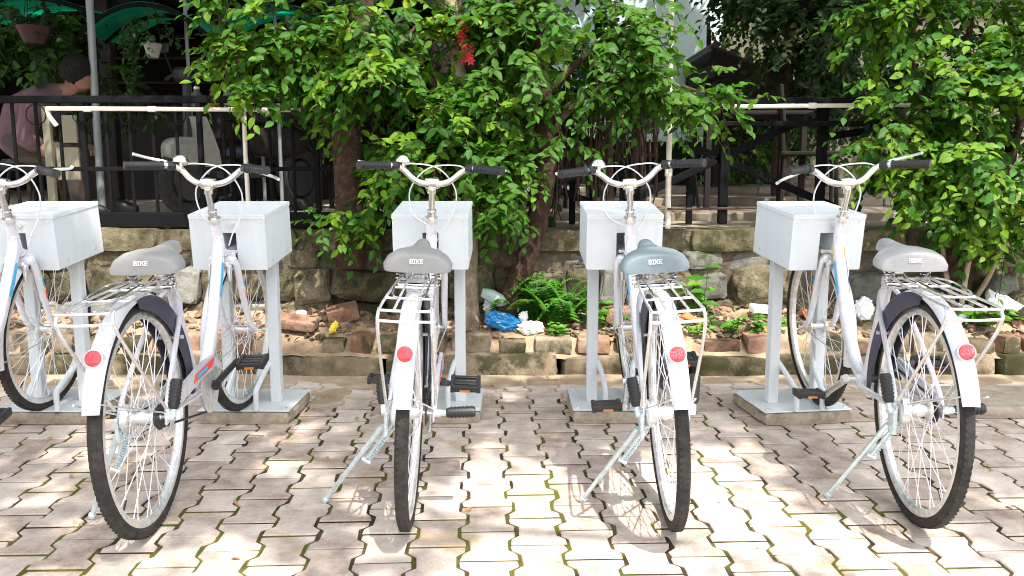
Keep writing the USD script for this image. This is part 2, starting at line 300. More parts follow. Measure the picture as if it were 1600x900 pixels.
# ================================================================= GROUND AND PAVING
g = trimesh.creation.box((400, 400, .02)); g.apply_translation((0, 150, -.06))
obj('ground', g, 'soil', kind='structure')
paving = thing('pavement', None, None, kind='structure')
bed = trimesh.creation.box((9.6, 6.0, .03)); bed.apply_translation((0, 1.3, -.0190))
obj('joint_bed', bed, 'joint', paving)
PW, PL, AMP, GAP = .1395, .178, .0115, .0096        # column pitch, paver length, wave of the sides, joint
def paver_mesh(rng):
    h = PL / 2 - GAP / 2; w = PW / 2 - GAP / 2
    right = [(w + AMP, -h), (w + AMP, -h * .67), (w - AMP, -h * .40), (w - AMP, h * .40), (w + AMP, h * .67), (w + AMP, h)]
    pts = right + [(-x, y) for x, y in right[::-1]]
    pts = [(x + rng.gauss(0, .0012), y + rng.gauss(0, .0012)) for x, y in pts]
    k = rng.randrange(12); pts[k] = (pts[k][0] * rng.uniform(.90, 1), pts[k][1] * rng.uniform(.93, 1))     # a chipped corner
    P = Polygon(pts)
    c = .0018 + rng.random() * .0022
    top = np.array(pts) * [1 - c / w, 1 - c / h]
    n = len(pts); pts = np.array(pts)
    z1, z0 = -.0022 - rng.random() * .002, -.03
    rings = np.stack([np.c_[pts, np.full(n, z0)], np.c_[pts, np.full(n, z1)], np.c_[top, np.zeros(n)]])
    m = grid(rings, caps=False)
    t = trimesh.creation.triangulate_polygon(Polygon(top), engine='earcut')
    tv, tf = np.asarray(t[0]), np.asarray(t[1])
    tm = trimesh.Trimesh(np.c_[tv, np.zeros(len(tv))], tf, process=False)
    if tm.face_normals[:, 2].mean() < 0: tm.invert()
    return cat_([m, tm])
rng = random.Random(3)
YAW = math.radians(2.5)
cells = []
for i in range(-30, 31):
    for j in range(-2, 26):
        x, y = i * PW + .03, .02 + (j + (.5 if i % 2 else 0)) * PL
        wx, wy = x * math.cos(YAW) - y * math.sin(YAW), x * math.sin(YAW) + y * math.cos(YAW)
        if -.3 < wy < 4.0 - PL * .4 and abs(wx) < 4.2: cells.append((wx, wy))
vis = [c for c in cells if c[1] > 1.9 and abs(c[0]) < .615 * (c[1] * .99 + .14) + .07]
vis.sort(key=lambda c: c[1])
big, rest = set(vis[:298]), []
variants = [paver_mesh(rng) for _ in range(18)]
for c in cells:
    m = variants[rng.randrange(18)].copy()
    m.apply_transform(T(c[0], c[1], rng.uniform(-.003, .0015), YAW + rng.uniform(-.010, .010), rng.uniform(-.008, .008), rng.uniform(-.010, .010)))
    if c in big: obj('paver', m, 'paver', paving)
    else: rest.append(m)
obj('far_paver', cat_(rest), 'paver', paving, kind='stuff')
# moss tufts along joints and dry litter on the paving
def litter(name, label, cat, n, region, size, mt, rng, flat=True):
    ms = []
    for _ in range(n):
        x, y = region(rng); s = size * rng.uniform(.5, 1.4)
        if flat:
            m = leaf_one(s, s * rng.uniform(.3, .5), .2); m.apply_transform(T(x, y, .004 + s * .06, rng.uniform(0, 6.3), rng.uniform(-.2, .2), rng.uniform(-.25, .25)))
        else: m = shard(s, s * .8, s * .6, rng); m.apply_translation((x, y, s * .22))
        ms.append(m)
    return obj(name, cat_(ms), mt, label=label, cat=cat, kind='stuff')
def leaf_one(L, W, fold=.35, droop=.25):
    """a pointed leaf with midrib fold: stem at the origin, tip towards +y, face +z"""
    ys = np.array([0, .22, .52, .8, 1.0]); ws = np.array([.02, .82, 1.0, .55, .0])
    zs = -droop * ys ** 2 * L
    v, f = [], []
    for y, w, z in zip(ys, ws, zs):
        v += [(-w * W / 2, y * L, z + fold * w * W / 2), (0, y * L, z), (w * W / 2, y * L, z + fold * w * W / 2)]
    for i in range(4):
        a = i * 3
        f += [(a, a + 1, a + 4), (a, a + 4, a + 3), (a + 1, a + 2, a + 5), (a + 1, a + 5, a + 4)]
    return trimesh.Trimesh(np.array(v), np.array(f), process=False)
rl = random.Random(21)
# drifted sandy dirt over the paving along the kerb
sx_, sy_ = np.meshgrid(np.linspace(-4, 4, 300), np.linspace(3.05, 4.04, 60), indexing='ij')
sz_ = -.0118 + .0118 * np.clip((sy_ - 3.15) / .75, 0, 1) + .010 * (meshkit.fbm(np.stack([sx_ * 4.5, sy_ * 7, sx_ * 0], -1), 5, 5) - .5) + .007 * np.clip((sy_ - 3.88) / .16, 0, 1)
obj('drifted_sand', grid(np.stack([sx_, sy_, sz_], -1), closev=False, caps=False), 'sand', None, True, kind='structure')
litter('dry_litter', 'small dry leaf scraps scattered over the paving near the kerb', 'litter', 150,
       lambda r: (r.uniform(-2.6, 2.6), 4.0 - abs(r.gauss(0, .5)) if r.random() < .7 else r.uniform(2.0, 4.0)), .03, 'dryleaf', rl)

# ================================================================= KERB, RUBBLE BED, STONE WALL, TERRACE
X0, X1 = -5.0, 5.0
kerb = thing('kerb', 'low kerb of worn mossy stones and bricks between paving and rubble', 'kerb')
rk = random.Random(5)
def chunk(w, d, h, seed, r=.07):
    m = trimesh.creation.box((w, d, h)).subdivide().subdivide()
    v = m.vertices
    q = v / [w / 2, d / 2, h / 2]
    # round the corners
    rad = np.linalg.norm(np.maximum(np.abs(q) - .72, 0) / .28, axis=1)
    v = v * (1 - .10 * np.clip(rad - .9, 0, 1))[:, None]
    nz = np.stack([meshkit.fbm(v * 16 + seed * 3.1 + o, 3, seed) - .5 for o in (0, 17, 39)], 1)
    m.vertices = v + nz * min(w, d, h) * r * 3
    return m
x = X0; k = 0
while x < X1:
    w = rk.uniform(.38, .75)
    m = chunk(w - .014, .16, .13, k + 50, .07); m.apply_transform(T(x + w / 2, 4.11 + rk.uniform(-.016, .016), .043 + rk.uniform(-.016, .008), rk.uniform(-.02, .02), rk.uniform(-.03, .03), rk.uniform(-.03, .03)))
    obj('kerb_block', m, 'kerbstone', kerb, 35); x += w; k += 1
x = X0 + .05
while x < X1:
    w = rk.choice((.12, .17, .21, .25)) * rk.uniform(.85, 1.15); h = rk.uniform(.055, .095)
    m = chunk(w - rk.uniform(.012, .05), rk.uniform(.13, .17), h, k + 80, .06)
    m.apply_transform(T(x + w / 2, 4.155 + rk.uniform(-.02, .02), .105 + h / 2, rk.uniform(-.06, .06), rk.uniform(-.05, .05), rk.uniform(-.05, .05)))
    if rk.random() < .9: obj('brick', m, 'brick' if rk.random() < .45 else 'kerbstone', kerb, 35)
    x += w; k += 1
# rubble bed
nx, ny = 260, 24
gx, gy = np.meshgrid(np.linspace(X0, X1, nx), np.linspace(4.05, 4.72, ny), indexing='ij')
gz = .085 + .075 * np.clip((gy - 4.06) / .14, 0, 1) + .09 * np.clip((gy - 4.18) / .38, 0, 1) + .06 * (meshkit.fbm(np.stack([gx * 5, gy * 5, gx * 0], -1), 4, 3) - .5)
gz += .05 * np.clip((gx - .9) / 1.5, 0, 1) * np.clip((gy - 4.2) / .3, 0, 1)
obj('rubble_bed', grid(np.stack([gx, gy, gz], -1), closev=False, caps=False), 'soil', smooth=40, kind='structure')
def bed_z(x, y):
    i = np.clip(np.searchsorted(gx[:, 0], x), 0, nx - 1); j = np.clip(np.searchsorted(gy[0], y), 0, ny - 1); return gz[i, j]
rr = random.Random(9)
for name, mt, n, smin, smax, lab in (('brick_crumbs', 'brick', 520, .015, .06, 'small red brick crumbs strewn over the rubble bed'),
                                     ('stone_crumbs', 'kerbstone', 620, .015, .06, 'small tan stone crumbs strewn over the rubble bed'),
                                     ('pale_crumbs', 'terrace', 260, .012, .045, 'pale mortar and shell crumbs strewn over the rubble bed')):
    ms = []
    for _ in range(n):
        x, y = rr.uniform(-3.3, 3.3), 4.16 + .38 * rr.random() ** .8; s = rr.uniform(smin, smax)
        m = shard(s, s * rr.uniform(.6, 1), s * rr.uniform(.3, .7), rr); m.apply_transform(T(x, y, bed_z(x, y) + s * .12, rr.uniform(0, 6), rr.uniform(-.5, .5), rr.uniform(-.5, .5))); ms.append(m)
    obj(name, cat_(ms), mt, label=lab, cat='rubble', kind='stuff')
ms = []
for _ in range(340):
    x, y = rr.uniform(-3.2, 3.2), 4.15 + .4 * rr.random(); s = rr.uniform(.02, .06)
    m = leaf_one(s, s * .45, .3, .5); m.apply_transform(T(x, y, bed_z(x, y) + .012, rr.uniform(0, 6.3), rr.uniform(-.6, .6), rr.uniform(-.6, .6))); ms.append(m)
obj('dry_leaves', cat_(ms), 'dryleaf', label='dry brown fallen leaves lying among the rubble', cat='leaves', kind='stuff')

wall = thing('stone_wall', 'low weathered rubble stone wall with mossy cap under the iron fence', 'wall')
WY = 4.56
core = trimesh.creation.box((X1 - X0, .30, .80)).subdivide().subdivide().subdivide().subdivide()
v = core.vertices
v[:, 1] += .05 * (meshkit.fbm(v * 7.0, 4, 12) - .5) * (v[:, 1] < 0)
core.vertices = v; core.apply_translation((0, WY + .17, .285))
obj('mortar_core', core, 'mortar', wall, 40)
rs = random.Random(17); k = 0
for z0, z1, wmin, wmax, dep, off in ((.12, .30, .14, .40, .15, -.01), (.29, .475, .12, .42, .17, -.02), (.47, .585, .16, .55, .13, .015)):
    x = X0 + rs.uniform(0, .2)
    while x < X1:
        w = rs.uniform(wmin, wmax); h = (z1 - z0) * rs.uniform(.72, 1.2)
        m = boulder(w * .97, dep, h, k + 200, .24, rs.uniform(2.6, 7.0))
        m.apply_transform(T(x + w / 2, WY + .05 + off + rs.uniform(-.035, .03), (z0 + z1) / 2 + rs.uniform(-.01, .01), rs.uniform(-.1, .1), rs.uniform(-.1, .1), rs.uniform(-.14, .14)))
        if rs.random() < .94: obj('stone', m, 'stone_grey' if (x > .9 and rs.random() < .75) or rs.random() < .2 else 'stone', wall, True)
        x += w * rs.uniform(.97, 1.06); k += 1
x = X0
while x < X1:
    w = rs.uniform(.35, .8)
    m = chunk(w - .006, .26, .12, k + 300, .06); m.apply_transform(T(x + w / 2, WY + .115 + rs.uniform(-.008, .012), .632 + rs.uniform(-.004, .004), rs.uniform(-.012, .012), 0, rs.uniform(-.012, .012)))
    obj('cap_block', m, 'cap', wall, 35); x += w; k += 1
# terrace behind the wall: floor, and broad shallow steps on the right
terr = trimesh.creation.box((24, 20, .30)); terr.apply_translation((0, WY + .3 + 10, .531))
obj('terrace_floor', terr, 'terrace', kind='structure')
steps = thing('terrace_steps', None, None, kind='structure')
for q, (y0, zt) in enumerate(((5.5, .735), (6.6, .79), (7.9, .85), (9.3, .905))):
    for a in range(7):
        w = .62; b = rbox(w - .008, 9.0 - q * 1.3, .06, .008, .15 + a * w + rs.uniform(-.004, .004), y0 + (9.0 - q * 1.3) / 2, zt - .03 + rs.uniform(-.002, .002), seg=4)
        obj('step_slab', b, 'terrace', steps)

# ================================================================= DOCKING STATIONS
def dock(x, y, yaw, label, second=1, plate_l=.19):
    d = thing('bike_dock', label, 'bike dock', 'bicycle docking posts in a row', T(x, y, 0, yaw))
    sl = chunk(.385, .355, .05, int(abs(x) * 100) + 900, .012); sl.apply_translation((0, .225, .0245)); obj('concrete_slab', sl, 'concrete', d, 30)
    pl = rbox(.372, .335, .006, .002, 0, .228, .0535); obj('base_plate', pl, 'steel', d)
    for sx in (-1, 1):
        for yy in (.085, .37):
            obj('bolt', cat_([lathe([(.009, .0565), (.009, .0615), (.006, .0635)], 6), ]).apply_transform(T(sx * .165, yy, 0)), 'alloy', d)
    for sx in (-1, 1):
        obj('post', rbox(.044, .044, .62, .004, sx * .098, .20, .366), 'steel', d)
    # the box: tilted steel case with a slot open at the bottom for the wheel
    W, Dp, Hh, sw, sh = .29, .335, .214, .062, .145
    outer = m3.CrossSection([[(-W / 2, 0), (W / 2, 0), (W / 2, Hh), (-W / 2, Hh)]]).offset(-.006, m3.JoinType.Round).offset(.006, m3.JoinType.Round, 2, 12)
    slot = m3.CrossSection([[(-sw / 2, -.05), (sw / 2, -.05), (sw / 2, sh), (-sw / 2, sh)]])
    body = outer.extrude(Dp) - slot.extrude(Dp * 1.6).translate((0, 0, .14))
    mm = body.to_mesh(); b = trimesh.Trimesh(mm.vert_properties[:, :3], mm.tri_verts, process=False)
    tilt = math.radians(6.5)
    # local: x right, y up, z towards the front  ->  world x, z, -y
    R = np.array([[1, 0, 0, 0], [0, 0, -1, Dp], [0, 1, 0, 0], [0, 0, 0, 1.0]])
    Tm = T(0, 0, .634, 0, tilt) @ R
    b.apply_transform(Tm); bx = obj('lock_box', b, 'steel', d, 25)
    ld = rbox(W + .005, Dp + .005, .018, .003, 0, 0, 0, seg=6); ld.apply_transform(T(0, 0, .634, 0, tilt) @ T(0, Dp / 2, Hh - .0065)); obj('lid', ld, 'steel', bx)
    for sx in (-1, 1):
        for yy in (.06, .27): bt = lathe([(.0045, -.002), (.0045, .0015), (.002, .003)], 8, 'x'); bt.apply_transform(T(0, 0, .634, 0, tilt) @ T(sx * (W / 2), yy, .03) @ (np.eye(4) if sx > 0 else T(0, 0, 0, PI))); obj('rivet', bt, 'alloy', bx)
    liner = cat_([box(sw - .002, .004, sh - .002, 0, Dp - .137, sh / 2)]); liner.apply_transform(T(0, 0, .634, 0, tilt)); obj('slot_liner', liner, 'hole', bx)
    # lock tongue across the slot, lock cylinder and rivets on the face
    tg = rbox(.05, .03, .013, .003, .004, .012, .072); tg.apply_transform(T(0, 0, .634, 0, tilt)); obj('lock_bar', tg, 'alloy', bx)
    kc = lathe([(.0, -.004), (.010, -.004), (.010, .004), (.006, .006)], 14, 'y'); kc.apply_transform(T(0, 0, .634, 0, tilt) @ T(.018, -.002, .178)); obj('lock_cylinder', kc, 'alloy', bx)
    for sx in (-1, 1):
        rv = lathe([(.004, -.002), (.004, .0015), (.002, .0028)], 8, 'y'); rv.apply_transform(T(0, 0, .634, 0, tilt) @ T(sx * .125, -.001, .19)); obj('rivet', rv, 'alloy', bx)
    # wheel guides: bent tubes either side of the wheel
    for sx in (-1, 1):
        gd = tube([(sx * .055, .06, .056), (sx * .055, .06, .125), (sx * .056, .075, .145), (sx * .066, .16, .20), (sx * .08, .20, .235)], .011, 10, k=4)
        obj('wheel_guide', gd, 'steel', d, 40)
    return d
dock(-1.885, 3.185, -.03, 'grey steel bike dock at the left edge, holding the cut-off bicycle')
dock(-1.085, 3.19, -.02, 'grey steel bike dock second from the left, its post right of a bicycle wheel')
dock(-.313, 3.20, 0, 'grey steel bike dock in front of the central bush, behind the straight bicycle')
dock(.432, 3.20, 0, 'grey steel bike dock behind the bicycle with bluish saddle, terrace steps behind it')
dock(1.205, 3.19, .13, 'grey steel bike dock turned slightly left, rightmost of the row of docks')
sl = chunk(.62, .36, .05, 991, .012); sl.apply_translation((2.10, 3.50, .0245))
obj('empty_slab', sl, 'concrete', None, 30, 'bare low concrete slab without a dock at the right edge', 'concrete slab')

# ================================================================= BICYCLES
WB, R = 1.05, .33
def rot_about(p, axis, ang):
    return trimesh.transformations.rotation_matrix(ang, axis, p)
def wheel_meshes(phase, drum):
    n = 64; a = np.arange(n) * 2 * PI / n
    def ring(prof):
        prof = np.asarray(prof)
        P = np.stack([np.broadcast_to(prof[None, :, 0], (n, len(prof))), prof[None, :, 1] * np.cos(a)[:, None], prof[None, :, 1] * np.sin(a)[:, None]], -1)
        return grid(P, closeu=True)
    th = np.linspace(0, 2 * PI, 14, endpoint=False)
    tyre = ring(np.stack([.0178 * np.sin(th), R - .0178 + .0178 * np.cos(th)], 1))
    # tread: shallow blocks around the tyre's crown and shoulders
    blocks = []
    for i in range(110):
        t = i * 2 * PI / 110
        for sx, off in ((-.0085, 0), (.0085, PI / 110)):
            b = box(.0065, .0095, .0014, sx, 0, R - .0016, 0); b.apply_transform(rot_about((0, 0, 0), (1, 0, 0), t + off)); blocks.append(b)
    rim = ring([(-.0135, R - .036), (-.0125, R - .047), (-.006, R - .053), (.006, R - .053), (.0125, R - .047), (.0135, R - .036), (.0115, R - .030), (-.0115, R - .030)])
    sp = []
    for i in range(36):
        s = 1 if i % 2 else -1
        t = phase + i * 2 * PI / 36; cross = (1 if (i // 2) % 2 else -1) * .95
        p = np.array([s * .029, .024 * math.cos(t + cross), .024 * math.sin(t + cross)])
        q = np.array([s * .003, (R - .052) * math.cos(t), (R - .052) * math.sin(t)])
        sp.append(tube([p, q], .00135, 4))
    rh = .036 if drum else .019
    hub = cat_([lathe([(.0, -.046), (.008, -.046), (.008, -.034), (.028, -.033), (.028, -.027), (.014, -.024), (rh * .62, 0), (.014, .024), (.028, .027), (.028, .033), (.008, .034), (.008, .046)], 18, 'x'),
                lathe([(.005, -.075), (.005, .075)], 8, 'x')] + ([lathe([(.040, .034), (.040, .052), (.03, .058)], 24, 'x')] if drum else []))
    hub.apply_transform(np.diag([-1, 1, 1, 1.0])) if drum else None
    hub.fix_normals()
    return dict(tyre=tyre, tread=cat_(blocks), rim=rim, spokes=cat_(sp), hub=hub)
def fender(a0, a1, rad=.353, w=.052, n=30):
    """mudguard arc in the yz plane from angle a0 to a1 (degrees, 0 = forward, 90 = up)"""
    rings = []
    th = np.radians(np.linspace(-72, 72, 9))
    for i, a in enumerate(np.radians(np.linspace(a0, a1, n))):
        e = (0, math.cos(a), math.sin(a)); ww = w * (1 - .16 * (abs(i / (n - 1) - .5) * 2) ** 8)
        outer = [(ww / 2 * math.sin(t) / math.sin(math.radians(72)), rad + .016 * (math.cos(t) - 1) / (1 - math.cos(math.radians(72)))) for t in th]
        inner = [(x * .94, r - .0025) for x, r in outer[::-1]]
        rings.append([(x, r * e[1], r * e[2]) for x, r in outer + inner])
    return grid(np.array(rings))
def saddle_mesh():
    st = [(-.150, .0, .046, .0), (-.148, .080, .052, .0), (-.135, .096, .056, .002), (-.10, .101, .058, .006), (-.06, .092, .056, .008), (-.02, .068, .050, .010), (.02, .044, .046, .015), (.06, .031, .043, .021), (.10, .027, .040, .026), (.125, .023, .036, .026), (.136, .012, .030, .023), (.139, .0, .03, .018)]
    ys = np.array([s[0] for s in st]); yy = smooth_pts(np.array([(s[0], s[1], s[2]) for s in st]), 3); zz = smooth_pts(np.array([(s[0], s[3], 0) for s in st]), 3)
    rings = []
    prof = [(0, 1.0), (.35, .97), (.66, .84), (.88, .60), (1.0, .25), (.99, .03), (.90, -.02)]
    full = prof + [(-x, z) for x, z in prof[:0:-1]]
    for (y, w, h), (_, lift, _) in zip(yy, zz):
        w = max(w, .001)
        rings.append([(x * w, y, lift + h * (z - .0)) for x, z in full] + [])
    return grid(np.array(rings))
def pedal_mesh(s):
    body = cat_([rbox(.085, .016, .020, .003, s * .055, .038, 0, seg=6), rbox(.085, .016, .020, .003, s * .055, -.038, 0, seg=6),
                 rbox(.014, .090, .026, .003, s * .016, 0, 0, seg=6), rbox(.014, .090, .026, .003, s * .098, 0, 0, seg=6), rbox(.075, .012, .018, .003, s * .055, .013, 0, seg=6), rbox(.075, .012, .018, .003, s * .055, -.013, 0, seg=6),
                 lathe([(.008, 0), (.008, .105)], 8, 'x') if s > 0 else lathe([(.008, -.105), (.008, 0)], 8, 'x')])
    refl = [box(.032, .003, .007, s * .055, -.0475, -.005), box(.032, .003, .007, s * .055, .0475, -.005)]
    return body, refl

def bicycle(label, x, y, yaw, lean, steer, crank, vinyl='vinyl', lever=(0, 0), stand=(-.24, .12), peg_r='out', peg_l='up', rise=.05, bell=True, refl='red'):
    A = T(x, y, 0, math.radians(yaw)) @ T(0, 0, 0, 0, 0, math.radians(lean)) @ T(0, 0, 0, 0, math.atan2(rise, WB))
    b = thing('bicycle', label, 'bicycle', 'silver city bicycles at the docks', A)
    st = math.radians(steer)
    ax = np.array([0, -.358, .934]); A0 = np.array([0, WB - .047, R - .018]); S = rot_about(A0, ax, st)
    on = lambda L: A0 + ax * L                      # a point of the steering axis
    BB = np.array([0, .445, .285]); CL = np.array([0, .305, .655])
    ra = np.array([0, 0, R]); fa = np.array([0, WB, R])
    # frame
    dt = tube([on(.455), on(.40) + (0, -.035, -.02), (0, .70, .455), (0, .60, .345), (0, .53, .30), BB], [.021, .022, .023, .023, .022, .021], 14, k=6)
    fr = obj('frame', cat_([dt, tube([on(.385), on(.52)], .0195, 14), tube([BB, CL], .0165, 12),
        lathe([(.021, -.034), (.021, .034)], 14, 'x').apply_transform(T(*BB)), tube([BB - (.07, 0, 0), BB + (.07, 0, 0)], .009, 10),
        *[tube([BB + (s * .012, -.01, 0), BB + (s * .045, -.10, .005), ra + (s * .062, .06, .0), ra + (s * .064, 0, 0)], .0095, 8, k=4) for s in (-1, 1)],
        *[tube([CL + (s * .012, 0, -.02), CL + (s * .040, -.05, -.07), ra + (s * .062, .03, .06), ra + (s * .064, 0, 0)], .0075, 8, k=4) for s in (-1, 1)],
        *[rbox(.006, .035, .04, .002, s * .064, 0, R, seg=5) for s in (-1, 1)],
        tube([(-.045, .245, R + .17), (.045, .245, R + .17)], .006, 8)]), 'silver', b, 35)
    for L in (.383, .52):
        obj('headset_ring', lathe([(.0, -.008), (.0235, -.008), (.0245, 0), (.0235, .008)], 18).apply_transform(T(*on(L)) @ T(0, 0, 0, 0, math.atan2(.358, .934))), 'alloy', fr, 30)
    # stickers on the down tube
    def tube_patch(pts, rad, a0, a1, name, m, parent):
        p = smooth_pts(pts, 6); t = np.gradient(p, axis=0); t /= np.linalg.norm(t, axis=1, keepdims=True)
        rows = []
        for q, d in zip(p, t):
            xx = np.array([1.0, 0, 0]); nn = np.cross(d, xx); nn /= np.linalg.norm(nn)
            rows.append([q + rad * (math.cos(a) * xx + math.sin(a) * nn) for a in np.linspace(a0, a1, 6)])
        obj(name, grid(np.array(rows), closev=False, caps=False), m, parent, True)
    dpts = smooth_pts([on(.455), on(.40) + (0, -.035, -.02), (0, .70, .455), (0, .60, .345), (0, .53, .30), BB], 6)
    for s in (-1, 1):
        c0 = 0 if s > 0 else PI
        tube_patch(dpts[7:11], .0236, c0 - .5, c0 + .5, 'blue_stripe', 'blue', fr)
        if not bell: tube_patch(dpts[5:8], .0233, c0 - .3, c0 + .9, 'yellow_stripe', 'yellow', fr)
    # seat
    sp = obj('seat_post', tube([CL - (0, -.0, .02), CL + (CL - BB) / np.linalg.norm(CL - BB) * .085], .013, 12), 'chrome', b, 40)
    obj('seat_clamp', cat_([lathe([(.019, -.014), (.0205, 0), (.019, .014)], 14).apply_transform(T(*CL) @ T(0, 0, 0, 0, .36)), box(.034, .016, .012, 0, CL[1] - .024, CL[2])]), 'alloy', sp, 30)
    sz = .720
    sd = obj('saddle', saddle_mesh().apply_transform(T(0, .245, sz)), vinyl, b, 60)
    und = [box(.10, .13, .012, 0, .20, sz + .006)]
    obj('saddle_base', rbox(.165, .15, .012, .005, 0, .19, sz + .002, seg=5), 'black', sd)
    coils = []
    for s in (-1, 1):
        h = np.linspace(0, 1, 40); coils.append(tube(np.stack([s * .052 + .012 * np.cos(h * 8 * PI), .155 + .012 * np.sin(h * 8 * PI), sz - .045 + .045 * h], 1), .0028, 6))
        coils.append(tube([(s * .052, .15, sz - .045), (s * .03, .21, sz - .04), (s * .022, .29, sz - .015), (s * .014, .36, sz + .01)], .0035, 6, k=4))
    obj('saddle_springs', cat_(coils + [rbox(.12, .018, .012, .004, 0, .155, sz - .047, seg=5), rbox(.055, .04, .03, .006, 0, .265, sz - .02, seg=6)]), 'chrome', sd, 40)
    tx = meshkit.text_mesh('BIKE', .0125, .0012, True); tx.apply_translation(-tx.bounds.mean(0)); tx.apply_transform(T(-.002, .245 - .1515, sz + .033, 0, math.radians(80)))
    tx.vertices[:, 1] += .6 * tx.vertices[:, 0] ** 2
    obj('lettering', tx, 'white', sd)
    # wheels
    for nm, c, drum, ph, mtx in (('rear_wheel', ra, True, .1, np.eye(4)), ('front_wheel', fa, False, .23, S)):
        w = UsdGeom.Xform.Define(stage, numbered(str(b.GetPath()), nm)).GetPrim()
        for k, ms in wheel_meshes(ph + x, drum).items():
            ms.apply_transform(mtx @ T(*c)); obj(k, ms, {'tyre': 'rubber', 'tread': 'rubber', 'rim': 'alloy', 'spokes': 'spoke', 'hub': 'alloy'}[k], w, False if k == 'tread' else 40)
        vp = np.array([0, (R - .052) * math.cos(3.9), (R - .052) * math.sin(3.9)]); obj('valve', tube([vp, vp * .87], .003, 6).apply_transform(mtx @ T(*c)), 'black', w)
    # mudguards with stays, and the round reflector
    rf = obj('rear_mudguard', fender(-4, 159.5).apply_transform(T(*ra)), 'silver', b, 50)
    stays = []
    for s in (-1, 1):
        stays.append(tube([ra + (s * .068, 0, .01), ra + (s * .03, -.331, .150)], .0024, 6))
    obj('mudguard_stay', cat_(stays), 'alloy', rf, 40)
    ar = math.radians(137); rc = ra + np.array([0, math.cos(ar), math.sin(ar)]) * .356
    Q = T(*rc) @ T(0, .004, 0, 0, -.32)
    obj('reflector_ring', lathe([(.0, -.016), (.018, -.016), (.0235, .0), (.0235, .008), (.0205, .0105)], 24, 'y').apply_transform(Q @ T(0, 0, 0, PI)), 'silver', rf, 30)
    rm = lathe([(.0, .010), (.0205, .010), (.0195, .0135), (.012, .0155), (.0, .016)], 24, 'y').apply_transform(Q @ T(0, 0, 0, PI)); rm.fix_normals()
    obj('rear_reflector', rm, refl, rf, 30)
    ff = obj('front_mudguard', fender(72, 193).apply_transform(S @ T(*fa)), 'silver', b, 50)
    obj('mudguard_stay', cat_([tube([fa + (s * .060, 0, .0), fa + (s * .027, -.345, -.045)], .0024, 6) for s in (-1, 1)]).apply_transform(S), 'alloy', ff, 40)
    # fork, stem, handlebar
    cr = on(.352)
    fk = [rbox(.105, .036, .034, .012, *cr, 0, math.atan2(.358, .934))]
    for s in (-1, 1):
        fk.append(tube([cr + (s * .044, 0, .0), cr + (s * .050, .02, -.05), on(.16) + (s * .052, .002, 0), on(.06) + (s * .054, .016, .0), fa + (s * .056, 0, 0)], [.0135, .0135, .0125, .0105, .0085], 10, k=5))
    f = obj('fork', cat_(fk).apply_transform(S), 'silver', b, 40)
    for s in (-1, 1):
        for q, (l0, l1, mm) in enumerate(((.27, .24, 'blue'), (.235, .22, 'yellow'), (.215, .19, 'redst'))):
            obj('fork_sticker', tube([on(l0) + (s * .0515, .006, 0), on(l1) + (s * .052, .005, 0)], .0132, 10).apply_transform(S), mm, f, 40)
    top = on(.66)
    stm = obj('stem', cat_([tube([on(.52), top - (0, 0, .015)], .0115, 12), tube([top - ax * .035, top + (0, .012, .002)], .0165, 12), lathe([(.019, -.024), (.021, 0), (.019, .024)], 14, 'x').apply_transform(T(0, top[1] + .012, top[2] + .004)),
                            lathe([(.0, -.01), (.017, -.01), (.017, .012), (.012, .014)], 12).apply_transform(T(*on(.545)) @ T(0, 0, 0, 0, .366))]).apply_transform(S), 'chrome', b, 40)
    h0 = top + (0, .012, .004)
    half = [(0, 0, 0), (.035, .002, .0), (.07, .012, .014), (.105, .020, .044), (.132, .010, .058), (.16, -.014, .060), (.248, -.098, .060)]
    bar = [(-px, py, pz) for px, py, pz in half[:0:-1]] + half
    hb = obj('handlebar', tube(np.array(bar) + h0, .0115, 12, k=6).apply_transform(S), 'chrome', b, 50)
    gdir = np.array([.095, -.076, -.002]); gdir /= np.linalg.norm(gdir)
    for s in (-1, 1):
        m = np.array([s, 1, 1.0])
        g0, g1 = np.array([.156, -.010, .060]), np.array([.251, -.1005, .060])
        P0, P1 = h0 + g0 * m, h0 + g1 * m
        d = P1 - P0
        gm = cat_([tube([P0 + d * .02, P0 + d * .06, P0 + d * .10, P0 + d * .55, P0 + d * .94, P0 + d * 1.02], [.0168, .0168, .0138, .0146, .0143, .0155], 14)] +
                  [tube([P0 + d * t, P0 + d * (t + .02)], .0152, 14) for t in np.arange(.16, .9, .12)])
        obj('grip', gm.apply_transform(S), 'black', hb, 30)
        # brake lever: clamp, perch, blade
        c = h0 + np.array([.138, .006, .0585]) * m
        dz = lever[0 if s < 0 else 1]
        p0 = c + np.array([.008 * s, .030, -.004 + dz * .1]); 
        bl = tube([p0, p0 + (s * .035, .012, dz * .35), p0 + (s * .085, -.012, dz * .7), p0 + (s * .118, -.055, dz * 1.0 + .004)], [.0065, .006, .0052, .0058], 8, k=4)
        lv = obj('brake_lever', bl.apply_transform(S), 'alloy', hb, 40)
        obj('lever_clamp', cat_([tube([c - d * .10, c + d * .10], .0165, 12), rbox(.022, .036, .018, .005, *(c + np.array([0, .018, -.002])), seg=6)]).apply_transform(S), 'black', lv, 30)
    if bell:
        bc = h0 + (-.108, .020, .062)
        bl = obj('bell', cat_([lathe([(.0, -.007), (.026, -.007), (.0275, .0), (.0255, .011), (.017, .020), (.006, .024), (.0, .0245)], 20).apply_transform(T(*bc) @ T(0, 0, .012, 0, -.25)), lathe([(.009, -.012), (.009, .01)], 10).apply_transform(T(*bc))]).apply_transform(S), 'chrome', hb, 40)
    # cables: loops from the levers
    cb = []
